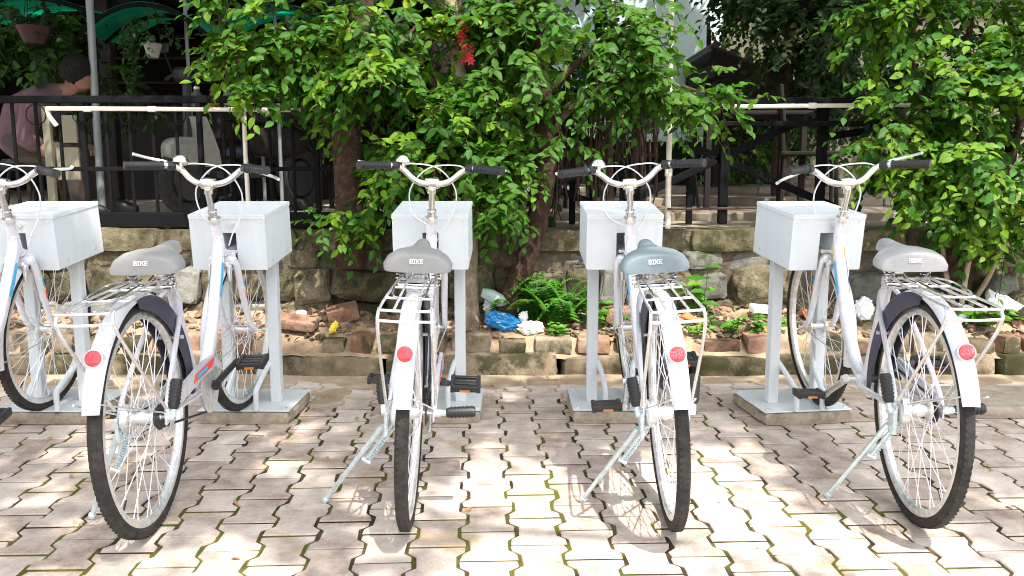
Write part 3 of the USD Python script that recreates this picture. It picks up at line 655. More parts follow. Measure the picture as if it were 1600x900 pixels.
    for s, end in ((-1, cr + (.012, .035, .05)), (1, on(.47) + (.018, .03, 0))):
        c = h0 + np.array([.128 * s, .03, .052])
        cb.append(tube([c, c + (-s * .045, .035, .014), h0 + (-s * .02, .085, .05), h0 + (-s * .085, .085, -.03), h0 + (-s * .075, .10, -.12), (h0 + end) / 2 + (-s * .03, .05, -.07), end], .0028, 6, k=6))
    obj('brake_cables', cat_(cb).apply_transform(S), 'cable', b, 50)
    cal = cat_([rbox(.07, .02, .018, .006, 0, cr[1] - .028, cr[2] - .012, seg=6), rbox(.014, .022, .065, .005, -.036, cr[1] - .026, cr[2] - .045, seg=6), rbox(.014, .022, .065, .005, .036, cr[1] - .026, cr[2] - .045, seg=6)])
    obj('front_brake', cal.apply_transform(S), 'alloy', b, 30)
    # carrier of bent wire
    zr = .694; rk = []
    loop = [(-.052, .15, zr + .004), (-.056, .06, zr), (-.062, -.12, zr), (-.063, -.275, zr), (-.051, -.300, zr), (.051, -.300, zr), (.063, -.275, zr), (.062, -.12, zr), (.056, .06, zr), (.052, .15, zr + .004)]
    rk.append(tube(loop, .0038, 8, k=3))
    for yy, ww in ((.13, .052), (.0, .058), (-.15, .063)): rk.append(tube([(-ww, yy, zr), (ww, yy, zr)], .0034, 6))
    for s in (-1, 1):
        rk.append(tube([(s * .026, .15, zr + .002), (s * .026, -.16, zr + .002), (s * .026, -.288, zr + .002)], .0034, 6))
        rk.append(tube([(s * .064, -.275, zr), (s * .068, -.27, zr - .06), (s * .070, -.02, R + .03)], .0045, 8, k=3))
        rk.append(tube([(s * .052, .15, zr), (s * .03, .25, zr - .05), (s * .018, .30, zr - .06)], .0042, 6, k=3))
        rk.append(tube([(s * .065, -.275, zr), (s * .065, -.292, zr - .028), (-s * 0, -.302, zr - .028)], .0040, 6))
    rk.append(tube([(0, -.09, zr), (0, -.09, R + .352)], .004, 6))
    rack = obj('luggage_rack', cat_(rk), 'alloy', b, 50)
    clip = cat_([tube([(-.04, .10, zr + .01), (-.045, -.05, zr + .022), (-.035, -.20, zr + .014), (.035, -.20, zr + .014), (.045, -.05, zr + .022), (.04, .10, zr + .01)], .003, 6, k=3)])
    obj('spring_clip', clip, 'chrome', rack, 40)
    # skirt guards over the front upper quarter of the rear wheel
    for s in (-1, 1):
        aa = np.radians(np.linspace(-6, 96, 26)); rows = []
        for i, a in enumerate(aa):
            t = i / 25; r1 = .343; r0 = .343 - .068 * math.sin(PI * (t * .86 + .10)) ** .55
            e = np.array([0, math.cos(a), math.sin(a)]); ring = []
            for (q, xx) in ((r0, .034), (r0 + .012, .037), ((r0 + r1) / 2, .0345), (r1 - .012, .037), (r1, .030), (r1, .0275), ((r0 + r1) / 2, .031), (r0, .031)):
                ring.append(ra + e * q + (s * xx, 0, 0))
            rows.append(ring)
        gm = grid(np.array(rows)); gm.fix_normals()
        sg = obj('skirt_guard', gm, 'navy', b, 40)
        obj('guard_clip', cat_([rbox(.012, .03, .012, .003, s * .037, .262, R + .02, rx=.1, seg=5)]), 'black', sg)
    # drive: chainring, chain case, cranks, pedals
    dr = thing_part(b, 'crankset')
    ring = lathe([(.018, -.002), (.018, .002)], 20, 'x')
    ch = []
    for rr0, rr1 in ((.074, .088),): ch.append(grid(np.stack([np.stack([np.full(48, xx), rq * np.cos(np.arange(48) * 2 * PI / 48), rq * np.sin(np.arange(48) * 2 * PI / 48)], 1) for rq, xx in ((rr0, -.002), (rr1, -.002), (rr1, .002), (rr0, .002), (rr0, -.002))]), caps=False))
    for i in range(5):
        t = i * 2 * PI / 5 + .3; ch.append(rbox(.004, .02, .07, .002, 0, .045 * math.cos(t), .045 * math.sin(t), rx=t - PI / 2, seg=5))
    ch = cat_(ch + [lathe([(.0, -.004), (.026, -.004), (.026, .004)], 18, 'x')]); ch.apply_transform(T(BB[0] + .043, BB[1], BB[2])); ch.fix_normals()
    obj('chainring', ch, 'alloy', dr, 30)
    cov = lathe([(.0, 0), (.094, 0), (.094, .003), (.080, .007), (.03, .009), (.0, .009)], 36, 'x').apply_transform(T(BB[0] + .047, BB[1], BB[2])); cov.fix_normals()
    obj('chainring_cover', cov, 'alloy', dr, 30)
    rp = .012
    chn = [tube([(.043, BB[1] - .01, BB[2] + .088), (.043, .02, R + .034)], .004, 6), tube([(.043, BB[1] - .01, BB[2] - .088), (.043, .02, R - .034)], .004, 6)]
    obj('chain', cat_(chn + [lathe([(.0, -.002), (.036, -.002), (.036, .002)], 22, 'x').apply_transform(T(.043, 0, R))]), 'black', dr, 30)
    cg = [(.03, R + .012), (.03, R + .052), (.30, R + .075), (.44, R + .072), (.52, R + .02), (.52, R - .01), (.46, R + .028), (.30, R + .028)]
    gm = prism([(a, z - .012) for a, z in cg], .012, 'yz', .058); cgp = obj('chain_guard', gm, 'silver', b)
    stp = prism([(.22, R + .026), (.24, R + .050), (.44, R + .052), (.42, R + .028)], .0012, 'yz', .0712); obj('guard_sticker', stp, 'redst', cgp)
    stp = prism([(.25, R + .032), (.26, R + .044), (.36, R + .046), (.35, R + .034)], .0012, 'yz', .0728); obj('guard_sticker', stp, 'blue', cgp)
    for s in (-1, 1):
        t = math.radians(crank) + (PI if s > 0 else 0); e = np.array([0, math.cos(t), math.sin(t)]); c0 = BB + (s * .070, 0, 0); c1 = c0 + e * .165 + (s * .024, 0, 0)
        ck = obj('crank_arm', cat_([tube([c0 - e * .016, c0 + e * .02, c1 + e * .012], [.0145, .0115, .0105], 10), lathe([(.014, -.012), (.014, .012)], 12, 'x').apply_transform(T(*c0))]), 'black' if s > 0 else 'alloy', dr, 35)
        body, rfl = pedal_mesh(s); P = T(*c1, 0, .12 * s)
        pd = obj('pedal', body.apply_transform(P), 'black', b, 30); [obj('pedal_reflector', q.apply_transform(P), 'amber', pd) for q in rfl]
    # stand on the left of the rear axle
    Ai = np.linalg.inv(A); ft = A @ np.array([0, 0, 0, 1.0]); cy, sy = math.cos(math.radians(yaw)), math.sin(math.radians(yaw))
    foot = (Ai @ np.array([x + stand[0] * cy - stand[1] * sy, y + stand[0] * sy + stand[1] * cy, .006, 1.0]))[:3]
    t0 = np.array([-.072, .0, R - .03]); dd = foot - t0; n1 = np.cross(dd, (0, 1, 0)); n1 /= np.linalg.norm(n1)
    sk = obj('kickstand', cat_([tube([t0 + dd * .05, t0 + dd * .45, t0 + dd * .9, foot], [.0085, .0078, .0068, .0075], 10), tube([foot - dd * .03, foot + dd * .004], .011, 10)]), 'zinc', b, 40)
    br = cat_([tube([t0 - dd * .02 + n1 * .018, t0 + dd * .42 + n1 * .022], .0055, 8), tube([t0 - dd * .02 + n1 * .030 + (0, .02, 0), t0 + dd * .40 + n1 * .034 + (0, .01, 0)], .0055, 8), rbox(.012, .05, .075, .004, -.070, 0, R - .03, seg=6), tube([t0 + dd * .42 + n1 * .010, t0 + dd * .42 + n1 * .038], .007, 8)])
    obj('stand_bracket', br, 'zinc', sk, 40)
    hh = np.linspace(0, 1, 60); b0, b1 = t0 + dd * .02 + n1 * .025, t0 + dd * .38 + n1 * .028
    obj('stand_spring', tube(b0 + (b1 - b0) * hh[:, None] + .0075 * (np.cos(hh * 26 * PI)[:, None] * n1 + np.sin(hh * 26 * PI)[:, None] * np.array([0, 1.0, 0])), .0022, 5), 'zinc', sk, 40)
    # foot pegs at the rear axle
    for s, mode in ((1, peg_r), (-1, peg_l)):
        if not mode: continue
        base = ra + (s * .078, .0, 0); dirv = np.array([s * 1.0, .0, .08]) if mode == 'out' else np.array([s * .12, .25, 1.0])
        dirv = dirv / np.linalg.norm(dirv)
        pg = obj('foot_peg', cat_([tube([base + dirv * .022, base + dirv * .03, base + dirv * .10, base + dirv * .106], [.012, .0155, .0165, .013], 12)] + [tube([base + dirv * q, base + dirv * (q + .004)], .0178, 12) for q in np.arange(.036, .098, .011)]), 'black', b, 35)
        obj('peg_mount', cat_([tube([ra + (s * .06, 0, 0), base + (s * .006, 0, 0)], .011, 10), tube([base, base + dirv * .03], .009, 8)]), 'zinc', pg, 35)
    # light mechanical bits behind the hub: gear lever arm and roller
    obj('chain_tensioner', cat_([rbox(.006, .075, .016, .003, .052, .055, R - .045, rx=.5, seg=5), lathe([(.0, -.004), (.016, -.004), (.016, .004)], 14, 'x').apply_transform(T(.045, .085, R - .03))]), 'alloy', b, 30)
    return b
def thing_part(parent, name):
    return UsdGeom.Xform.Define(stage, numbered(str(parent.GetPath()), name)).GetPrim()
BIKES = [
    dict(label='silver bicycle cut off by the left edge, only its front half showing', x=-1.80, y=2.28, yaw=5.5, lean=2, steer=-6, crank=20, lever=(.03, .02)),
    dict(label='silver bicycle with grey saddle at left, chain guard with red and blue sticker showing', x=-1.025, y=2.275, yaw=3.4, lean=-1.3, steer=-8, crank=190, lever=(.035, -.03), stand=(-.21, .07), peg_r='up', peg_l=None),
    dict(label='silver bicycle seen straight from behind in front of the central leafy bush', x=-.303, y=2.325, yaw=2.3, lean=2.4, steer=0, crank=-16, vinyl='vinyl', lever=(.01, .0), stand=(-.27, .14)),
    dict(label='silver bicycle with bluish grey saddle leaning left, in front of the pale wall pole', x=.462, y=2.325, yaw=-2.3, lean=-3.7, steer=2, crank=188, vinyl='vinyl_blue', lever=(.0, .0), stand=(-.25, .12), peg_r='up', refl='red'),
    dict(label='silver bicycle with palest saddle and broad blue stripe, rightmost of the row', x=1.178, y=2.345, yaw=-4.9, lean=-.6, steer=6, crank=-35, vinyl='vinyl_pale', lever=(-.04, .035), stand=(-.20, .13), bell=False),
]
for bk in BIKES: bicycle(**bk)

# ================================================================= VEGETATION
LEAF = leaf_one(1.0, .54, .28, .22)
LV, LF = np.array(LEAF.vertices), np.array(LEAF.faces)
def frames(tip, nrm):
    t = tip / np.linalg.norm(tip, axis=1, keepdims=True)
    n = nrm - t * (nrm * t).sum(1, keepdims=True); n /= np.linalg.norm(n, axis=1, keepdims=True) + 1e-9
    return np.stack([np.cross(t, n), t, n], 2)               # columns: x, y (tip), z (face)
def leaves_mesh(pos, tip, nrm, size, V=LV, F=LF):
    Rm = frames(tip, nrm)
    v = np.einsum('nij,vj->nvi', Rm, V) * size[:, None, None] + pos[:, None, :]
    f = F[None] + (np.arange(len(pos)) * len(V))[:, None, None]
    return v, f
def as_mesh(v, idx=None, F=LF):
    v = v if idx is None else v[idx]
    n, k = len(v), v.shape[1]
    f = F[None] + (np.arange(n) * k)[:, None, None]
    return trimesh.Trimesh(v.reshape(-1, 3), f.reshape(-1, 3), process=False)
def sprays(clumps, rng, size=.072, per=8, length=.2, gap=.52, seed=0, sizevar=.3):
    """twigs set through ellipsoidal clumps, each carrying alternate leaves; returns leaf frames and twig segments"""
    pos, tip, nrm, sz, tw = [], [], [], [], []
    for (cx, cy, cz, rx, ry, rz, n) in clumps:
        for _ in range(n):
            for _try in range(8):
                d = rng.normal(size=3); d /= np.linalg.norm(d); r = rng.uniform(.25, 1.0) ** .6
                b = np.array([cx, cy, cz + .05]) + d * r * [rx, ry, rz]
                if .6 * meshkit.noise(np.array([b * 3.2 + seed]), seed)[0] + .4 * meshkit.noise(np.array([b * 8 + seed]), seed + 1)[0] > gap: break
            o = d * [.8, 1, .8] + rng.normal(size=3) * .55 + [0, -.45, -.15]; o /= np.linalg.norm(o)
            L = length * rng.uniform(.6, 1.3)
            side = np.cross(o, (0, 0, 1.0)); side /= np.linalg.norm(side) + 1e-9
            pts = []
            for k in range(per):
                t = (k + .4) / per; p = b + o * L * t + np.array([0, 0, -.45 * L * t * t]); pts.append(p)
                s = 1 if k % 2 else -1
                tp = o * .55 + side * s * .8 + np.array([0, 0, -.35]) + rng.normal(size=3) * .28
                nn = np.array([0, -.42, .85]) + d * .35 + rng.normal(size=3) * .42
                pos.append(p); tip.append(tp); nrm.append(nn); sz.append(size * rng.uniform(1 - sizevar, 1 + sizevar) * (1.05 - .35 * t))
            tw.append((b, pts[len(pts) // 2], pts[-1]))
    return np.array(pos), np.array(tip), np.array(nrm), np.array(sz), tw
def twig_mesh(tw, r=.0028):
    return cat_([tube(np.array(t), [r, r * .8, r * .4], 3) for t in tw])
cp, sp_ = math.cos(math.radians(CAM_PITCH)), math.sin(math.radians(CAM_PITCH))
def nearest_in_view(pos, sz, n=296):
    q = pos - [0, 0, CAM_H]; z = q[:, 1] * cp - q[:, 2] * sp_; u = q[:, 1] * sp_ + q[:, 2] * cp
    ok = (np.abs(q[:, 0]) < z * .62) & (np.abs(u) < z * .35) & (z > 1)
    score = np.where(ok, sz / np.maximum(z, .1), 0)
    idx = np.argsort(-score)[:n]
    return idx[score[idx] > 0]
def crown(parent, clumps, seed, m='leaf', m2=None, share=.25, singles=296, more=1.0, **kw):
    clumps = [c[:6] + (int(c[6] * more),) for c in clumps]
    g = np.random.default_rng(seed)
    pos, tip, nrm, sz, tw = sprays(clumps, g, seed=seed, **kw)
    v, _ = leaves_mesh(pos, tip, nrm, sz)
    big = nearest_in_view(pos, sz, singles) if singles else np.array([], int)
    rest = np.setdiff1d(np.arange(len(pos)), big)
    # tone by spray: whole shoots of young lime leaves
    per = kw.get('per', 8); lime = (g.random(len(pos) // per + 1) < share)[np.arange(len(pos)) // per] if m2 else np.zeros(len(pos), bool)
    obj('crown', as_mesh(v, rest[~lime[rest]]), m, parent, True, kind='stuff')
    if m2: obj('young_shoots', as_mesh(v, rest[lime[rest]]), m2, parent, True, kind='stuff')
    for i in big: obj('leaf', as_mesh(v, np.array([i])), m2 if lime[i] else m, parent, True)
    obj('twigs', twig_mesh(tw), 'bark', parent, kind='stuff')
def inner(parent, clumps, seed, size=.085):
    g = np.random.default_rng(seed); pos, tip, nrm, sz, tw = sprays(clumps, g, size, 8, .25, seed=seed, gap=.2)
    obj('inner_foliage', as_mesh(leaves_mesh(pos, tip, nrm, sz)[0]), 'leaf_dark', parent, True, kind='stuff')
def limb(pts, r, seed, n=10, k=6, rough=.22):
    m = tube(pts, r, n, k=k)
    v = m.vertices; p = smooth_pts(pts, k)
    c = p[np.argmin(np.linalg.norm(v[:, None] - p[None], axis=2), axis=1)]
    m.vertices = c + (v - c) * (1 + rough * 2 * (meshkit.fbm(v * [26, 26, 7] + seed, 3, seed) - .5))[:, None]
    return m

CENTER = [(-1.22, 4.35, 1.74, .32, .22, .23, 50), (-1.06, 4.3, 1.51, .3, .2, .2, 44), (-1.34, 4.3, 1.48, .17, .12, .12, 14), (-1.26, 4.28, 1.37, .12, .1, .07, 8), (-1.66, 4.9, 1.52, .12, .2, .14, 6),
 (-.78, 4.35, 1.71, .37, .28, .27, 64), (-.57, 4.25, 1.38, .36, .3, .23, 66), (-.32, 4.22, 1.13, .36, .25, .19, 60), (-.46, 4.25, .98, .22, .2, .13, 26), (-.46, 4.4, 1.55, .24, .25, .2, 32), (-.79, 4.3, .74, .16, .1, .04, 8), (-.93, 4.28, .68, .1, .08, .03, 4), (-.64, 4.3, .88, .11, .12, .10, 11), (-.80, 4.5, 1.2, .12, .15, .14, 5),
 (-1.2, 4.5, 2.15, .5, .4, .3, 40), (-.5, 4.6, 2.3, .6, .5, .35, 40),
 (-1.6, 4.35, 2.75, .5, .35, .28, 40), (-2.4, 4.3, 2.85, .55, .35, .28, 46), (-3.2, 4.3, 2.85, .5, .35, .28, 60), (-2.6, 4.2, 2.6, .5, .2, .2, 50), (-2.9, 4.6, 3.0, .6, .3, .2, 50), (-2.0, 4.9, 3.1, .6, .4, .25, 40), (-3.0, 5.0, 3.1, .6, .4, .25, 40)]
MIDDLE = [(-.13, 4.25, .95, .19, .2, .16, 38), (-.08, 4.28, .80, .13, .15, .09, 13), (-.03, 4.35, 1.52, .33, .28, .27, 58), (-.08, 4.3, 1.25, .24, .25, .2, 38), (.23, 4.35, 1.74, .4, .28, .2, 60), (.53, 4.4, 1.52, .34, .25, .24, 40), (.43, 4.45, 1.69, .34, .25, .21, 34), (.85, 4.35, 1.41, .23, .2, .12, 13), (1.07, 4.3, 1.30, .18, .15, .06, 9), (.67, 4.4, 1.32, .24, .2, .10, 11), (.74, 4.6, 1.84, .15, .2, .12, 6), (.26, 4.45, 1.45, .2, .2, .16, 16), (-.13, 4.5, 1.83, .28, .2, .14, 20), (.28, 4.3, 1.10, .06, .1, .08, 4),
 (.3, 4.6, 2.3, .6, .5, .35, 40), (1.0, 4.8, 2.3, .4, .4, .3, 16)]
RIGHT = [(2.24, 4.3, 1.67, .43, .28, .26, 80), (2.05, 4.25, 1.32, .29, .25, .2, 50), (2.44, 4.25, 1.29, .26, .25, .26, 56), (2.17, 4.2, 1.03, .36, .25, .19, 58), (1.89, 4.15, 1.13, .13, .15, .16, 16), (1.77, 4.1, 1.12, .06, .08, .19, 8), (2.44, 4.25, .87, .26, .2, .16, 34), (2.15, 4.25, .84, .22, .18, .10, 22), (2.31, 4.28, .68, .18, .12, .05, 7), (2.56, 4.3, .62, .1, .1, .08, 8), (2.67, 4.35, 1.49, .2, .3, .47, 36), (1.88, 4.3, 1.76, .2, .2, .13, 20), (1.84, 4.4, 1.65, .1, .15, .17, 8), (2.8, 4.4, 1.0, .3, .3, .4, 30), (2.3, 4.5, 2.2, .6, .4, .3, 40), (1.9, 4.4, 2.8, .6, .4, .28, 44), (2.9, 4.4, 2.8, .6, .4, .28, 44), (1.3, 4.7, 2.9, .5, .4, .25, 36), (3.3, 5.0, 3.1, .6, .5, .25, 36)]
t = thing('fig_tree', 'bushy fig tree left of centre with brown twin trunks rising behind the second dock', 'tree')
obj('trunk', limb([(-.86, 4.44, .50), (-.86, 4.42, 1.07), (-.86, 4.42, 1.4), (-.79, 4.45, 1.75), (-.70, 4.5, 2.4)], [.085, .075, .07, .06, .04], 3), 'bark', t, 60)
obj('trunk', limb([(-.22, 4.34, .14), (-.23, 4.36, .49), (-.22, 4.40, .9), (-.25, 4.42, 1.3), (-.32, 4.46, 1.9)], [.060, .05, .045, .04, .03], 5), 'bark_pale', t, 60, 'pale lower trunk rooted in the rubble')
for q, pp in enumerate(([(-.75, 4.46, 2.1), (-1.4, 4.4, 2.6), (-2.3, 4.4, 2.85), (-3.1, 4.5, 2.95)], [(-.86, 4.42, 1.2), (-.98, 4.36, 1.42), (-1.25, 4.32, 1.62), (-1.5, 4.4, 1.78)], [(-.84, 4.42, 1.4), (-.66, 4.34, 1.55), (-.45, 4.3, 1.75)], [(-.23, 4.38, .8), (-.4, 4.28, 1.0), (-.55, 4.24, 1.15)], [(-.86, 4.42, .9), (-.78, 4.34, .78), (-.88, 4.3, .66)])):
    obj('branch', limb(pp, [.022, .016, .009], 20 + q, 7), 'bark', t, 60)
crown(t, CENTER, 101, 'leaf', 'leaf_lime', .34, more=1.8, size=.067)
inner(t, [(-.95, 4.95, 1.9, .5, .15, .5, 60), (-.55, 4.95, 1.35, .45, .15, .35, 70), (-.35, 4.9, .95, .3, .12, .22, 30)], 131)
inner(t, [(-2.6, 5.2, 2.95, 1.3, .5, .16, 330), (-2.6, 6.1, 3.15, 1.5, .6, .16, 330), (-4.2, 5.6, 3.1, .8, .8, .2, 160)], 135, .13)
t = thing('fig_tree', 'bushy fig tree at centre whose dark trunk slants down to the blue bag', 'tree')
obj('trunk', limb([(-.06, 4.30, .16), (-.01, 4.36, .34), (.09, 4.42, .59), (.16, 4.42, .9), (.17, 4.43, 1.23), (.15, 4.45, 1.56), (.16, 4.5, 2.2)], [.060, .058, .062, .062, .058, .05, .035], 7), 'bark', t, 60)
for q, pp in enumerate(([(.17, 4.43, 1.15), (.32, 4.38, 1.35), (.6, 4.38, 1.5), (.95, 4.4, 1.42)], [(.16, 4.45, 1.5), (-.02, 4.36, 1.6), (-.15, 4.34, 1.75)], [(.16, 4.42, .95), (.02, 4.32, 1.05), (-.15, 4.26, 1.1)], [(.17, 4.45, 1.4), (.4, 4.45, 1.62), (.7, 4.5, 1.85)])):
    obj('branch', limb(pp, [.024, .017, .008], 30 + q, 7), 'bark', t, 60)
g = np.random.default_rng(8); roots = []
for _ in range(90):
    x = g.choice([g.uniform(.2, .8), g.uniform(-.9, -.7)], p=[.82, .18]); y0 = g.uniform(4.5, 5.1); z1 = g.uniform(1.15, 1.6); z0 = z1 - g.uniform(.25, .75)
    roots.append(tube([(x, y0, z1), (x + g.normal() * .02, y0, (z0 + z1) / 2), (x + g.normal() * .03, y0, max(z0, .7))], [.007, .005, .003], 4, k=3))
obj('aerial_roots', cat_(roots), 'root', t, kind='stuff')
crown(t, MIDDLE, 102, 'leaf', 'leaf_lime', .24, more=1.85, size=.067)
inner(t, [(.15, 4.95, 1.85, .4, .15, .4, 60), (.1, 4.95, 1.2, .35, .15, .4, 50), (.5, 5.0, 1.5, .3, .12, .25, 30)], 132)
t = thing('fig_tree', 'dense fig tree at the right edge with a fan of thin pale stems', 'tree')
for q, (pp, rr0) in enumerate((([(2.37, 4.40, .30), (2.42, 4.42, .59), (2.57, 4.44, .9), (2.68, 4.46, 1.3), (2.72, 4.5, 1.9)], .030), ([(2.40, 4.40, .30), (2.32, 4.40, .63), (2.18, 4.40, 1.07), (2.06, 4.42, 1.6)], .024), ([(2.42, 4.41, .30), (2.45, 4.42, .66), (2.34, 4.40, 1.23), (2.37, 4.44, 2.0)], .026), ([(2.36, 4.38, .28), (2.27, 4.33, .5), (2.2, 4.3, .8)], .016), ([(2.44, 4.39, .28), (2.52, 4.33, .5), (2.6, 4.3, .8)], .015), ([(2.37, 4.44, 1.9), (2.1, 4.4, 2.4), (1.8, 4.45, 2.8), (1.3, 4.6, 2.95)], .02), ([(2.39, 4.37, .28), (2.38, 4.31, .55), (2.42, 4.28, .9)], .016))):
    obj('stem', limb(pp, [rr0, rr0 * .8, rr0 * .55], 40 + q, 8), 'bark_pale' if q > 2 else 'bark', t, 60)
crown(t, RIGHT, 103, 'leaf', 'leaf_lime', .40, more=1.69, size=.067)
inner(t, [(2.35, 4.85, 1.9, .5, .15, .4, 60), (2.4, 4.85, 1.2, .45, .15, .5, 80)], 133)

# taller dark trees and shrubs beyond the fence
def back_tree(label, clumps, trunk, seed, m='leaf_dark', m2=None, size=.085, singles=0, group=None):
    t = thing('background_tree', label, 'tree', group)
    obj('trunk', limb(trunk, [.09, .07, .04], seed, 8), 'bark', t, 60)
    crown(t, clumps, seed, m, m2, .3, singles, size=size, per=8, length=.3)
back_tree('dark fine leaved tree beyond the railing left of the right bush', [(2.35, 6.9, 2.05, .40, .35, .40, 300), (2.45, 6.9, 1.6, .40, .3, .22, 150), (2.1, 7.2, 2.5, .45, .4, .3, 120), (2.8, 7.1, 2.3, .4, .4, .5, 160)], [(2.35, 7.3, .68), (2.3, 7.2, 1.4), (2.3, 7.1, 2.3)], 111, size=.07)
back_tree('bright green tree far behind beside the pale blue building corner', [(2.2, 10.5, 2.75, .55, .5, .5, 70), (2.9, 11, 2.6, .6, .5, .6, 70), (2.6, 10.6, 1.9, .6, .4, .4, 50)], [(2.6, 10.8, .68), (2.5, 10.7, 1.7), (2.4, 10.6, 2.8)], 112, 'leaf', 'leaf_lime')
back_tree('far leafy tree closing the view behind the right bush', [(4.2, 9, 2.2, 1.0, .6, .9, 260), (3.3, 9.5, 1.6, .7, .5, .6, 160), (5.3, 9, 1.6, .8, .6, .8, 120), (3.2, 9.8, 2.7, .9, .4, .6, 200)], [(4.2, 9.3, .68), (4.2, 9.2, 1.5), (4.2, 9, 2.6)], 113, 'leaf', 'leaf_dark')
back_tree('sunny shrub low behind the trestle brace at right', [(2.3, 8.6, 1.15, .5, .3, .3, 60), (1.75, 9.2, 1.25, .22, .3, .3, 26)], [(2.2, 8.7, .68), (2.2, 8.7, .9), (2.25, 8.6, 1.2)], 114, 'leaf', 'leaf_lime')
back_tree('dark potted climber tangle at the upper left over the leaning person', [(-3.2, 5.9, 1.75, .35, .3, .28, 70), (-2.9, 6.0, 1.5, .25, .3, .2, 40), (-3.5, 6.2, 2.1, .4, .3, .2, 50)], [(-3.2, 6.1, .68), (-3.2, 6.0, 1.3), (-3.1, 5.9, 1.8)], 115, 'leaf_dark', 'leaf')
back_tree('sunlit yellow green tree far beyond the green awning', [(-2.0, 12.6, 3.3, .9, .5, .6, 90), (-3.2, 12.8, 3.6, .8, .5, .5, 70)], [(-2.2, 13, .68), (-2.2, 12.9, 2), (-2.1, 12.7, 3.2)], 116, 'leaf_lime', 'leaf', .13)
# crown of the shade tree standing beside the photographer: it dapples the paving
t = thing('shade_tree', 'large shade tree whose crown overhangs the paving from beside the camera', 'tree')
obj('trunk', limb([(-4.6, -1.2, -.02), (-4.5, -1.2, 1.2), (-4.2, -1.1, 2.6), (-3.4, -1.0, 4.0)], [.26, .2, .16, .1], 55, 14), 'bark', t, 60)
for q, pp in enumerate(([(-4.2, -1.1, 2.6), (-2.6, -.6, 4.0), (-.5, -.2, 4.9), (1.8, -.6, 5.3)], [(-4.3, -1.1, 2.4), (-3.4, .4, 3.6), (-2.4, 1.4, 4.5)], [(-3.4, -1.0, 4.0), (-1.6, -1.8, 5.0), (.8, -2.2, 5.6)])):
    obj('branch', limb(pp, [.09, .06, .025], 60 + q, 8), 'bark', t, 60)
SH = []
g = np.random.default_rng(77)
GAPS = [(-1.15, 3.25, .32, .22), (.05, 2.75, .55, .32), (.95, 2.40, .24, .13), (-1.0, 2.12, .5, .16), (.35, 3.15, .25, .18), (1.5, 2.15, .3, .12)]      # where the crown lets the sun through
while len(SH) < 62:
    c = (g.uniform(-1.9, 4.6), g.uniform(-2.3, .45), g.uniform(6.4, 7.2)); gx_, gy_ = c[0] - SUN[0] / SUN[2] * c[2], c[1] - SUN[1] / SUN[2] * c[2]
    if any(((gx_ - a) / (u + .26)) ** 2 + ((gy_ - b) / (v + .24)) ** 2 < 1 for a, b, u, v in GAPS): continue
    SH.append(c + (g.uniform(.3, .5), g.uniform(.25, .4), g.uniform(.15, .25), 26))
crown(t, SH, 120, 'leaf', None, 0, 0, size=.16, per=8, length=.45)
t = thing('terrace_tree', 'tall dark tree on the terrace whose high crown shades the cafe and steps', 'tree')
obj('trunk', limb([(-.62, 7.4, .68), (-.60, 7.4, 1.6), (-.55, 7.3, 2.6), (-.3, 7.2, 3.8)], [.13, .11, .10, .07], 57, 12), 'bark', t, 60)
for q, pp in enumerate(([(-.55, 7.3, 2.6), (-2.2, 7.0, 3.6), (-4.2, 6.8, 4.1)], [(-.5, 7.3, 2.7), (1.4, 7.0, 3.6), (4.0, 7.2, 4.2)], [(-.3, 7.2, 3.8), (.4, 8.6, 4.4), (1.6, 9.6, 4.8)])):
    obj('branch', limb(pp, [.07, .05, .02], 66 + q, 8), 'bark', t, 60)
TC = []
for _ in range(170):
    TC.append((g.uniform(-5.2, 6.5), g.uniform(4.9, 10.5), g.uniform(3.5, 4.6), g.uniform(.45, .8), g.uniform(.4, .7), g.uniform(.2, .35), 18))
crown(t, TC, 121, 'leaf_dark', None, 0, 0, size=.19, per=8, length=.5)

# ground plants
def fern(label, x, y, n, L, seed):
    t = thing('fern', label, 'fern'); g = np.random.default_rng(seed)
    for k in range(n):
        a = g.uniform(0, 2 * PI); o = np.array([math.cos(a), math.sin(a) * .6 - .25, 0]); l = L * g.uniform(.6, 1.1); b = np.array([x + g.normal() * L * .3, y + g.normal() * .03, bed_z(x, y) + .01 + abs(g.normal()) * L * .25])
        s = np.linspace(0, 1, 16); P = b + o * l * s[:, None] * .62 + np.array([0, 0, 1]) * (l * (1.12 * s - .72 * s * s))[:, None]
        pos, tip, nrm, sz = [], [], [], []
        T_ = np.gradient(P, axis=0)
        for i in range(1, 16):
            sd = np.cross(T_[i], (0, 0, 1.0)); sd /= np.linalg.norm(sd) + 1e-9
            for q in (-1, 1):
                pos.append(P[i]); tip.append(sd * q + T_[i] * 4); nrm.append((g.normal() * .2, -.3, 1)); sz.append(l * .26 * (1.08 - s[i]))
        v, _ = leaves_mesh(np.array(pos), np.array(tip), np.array(nrm), np.array(sz), LV * [.55, 1, 1])
        obj('frond', cat_([as_mesh(v), tube(P, [.002, .001], 3)]), 'fern', t)
fern('big feathery fern clump growing at the wall foot right of the slanting trunk', (.20), 4.38, 62, .33, 201)
fern('fern tuft high on the mossy stone above the big fern clump', (.10), 4.46, 22, .20, 202)
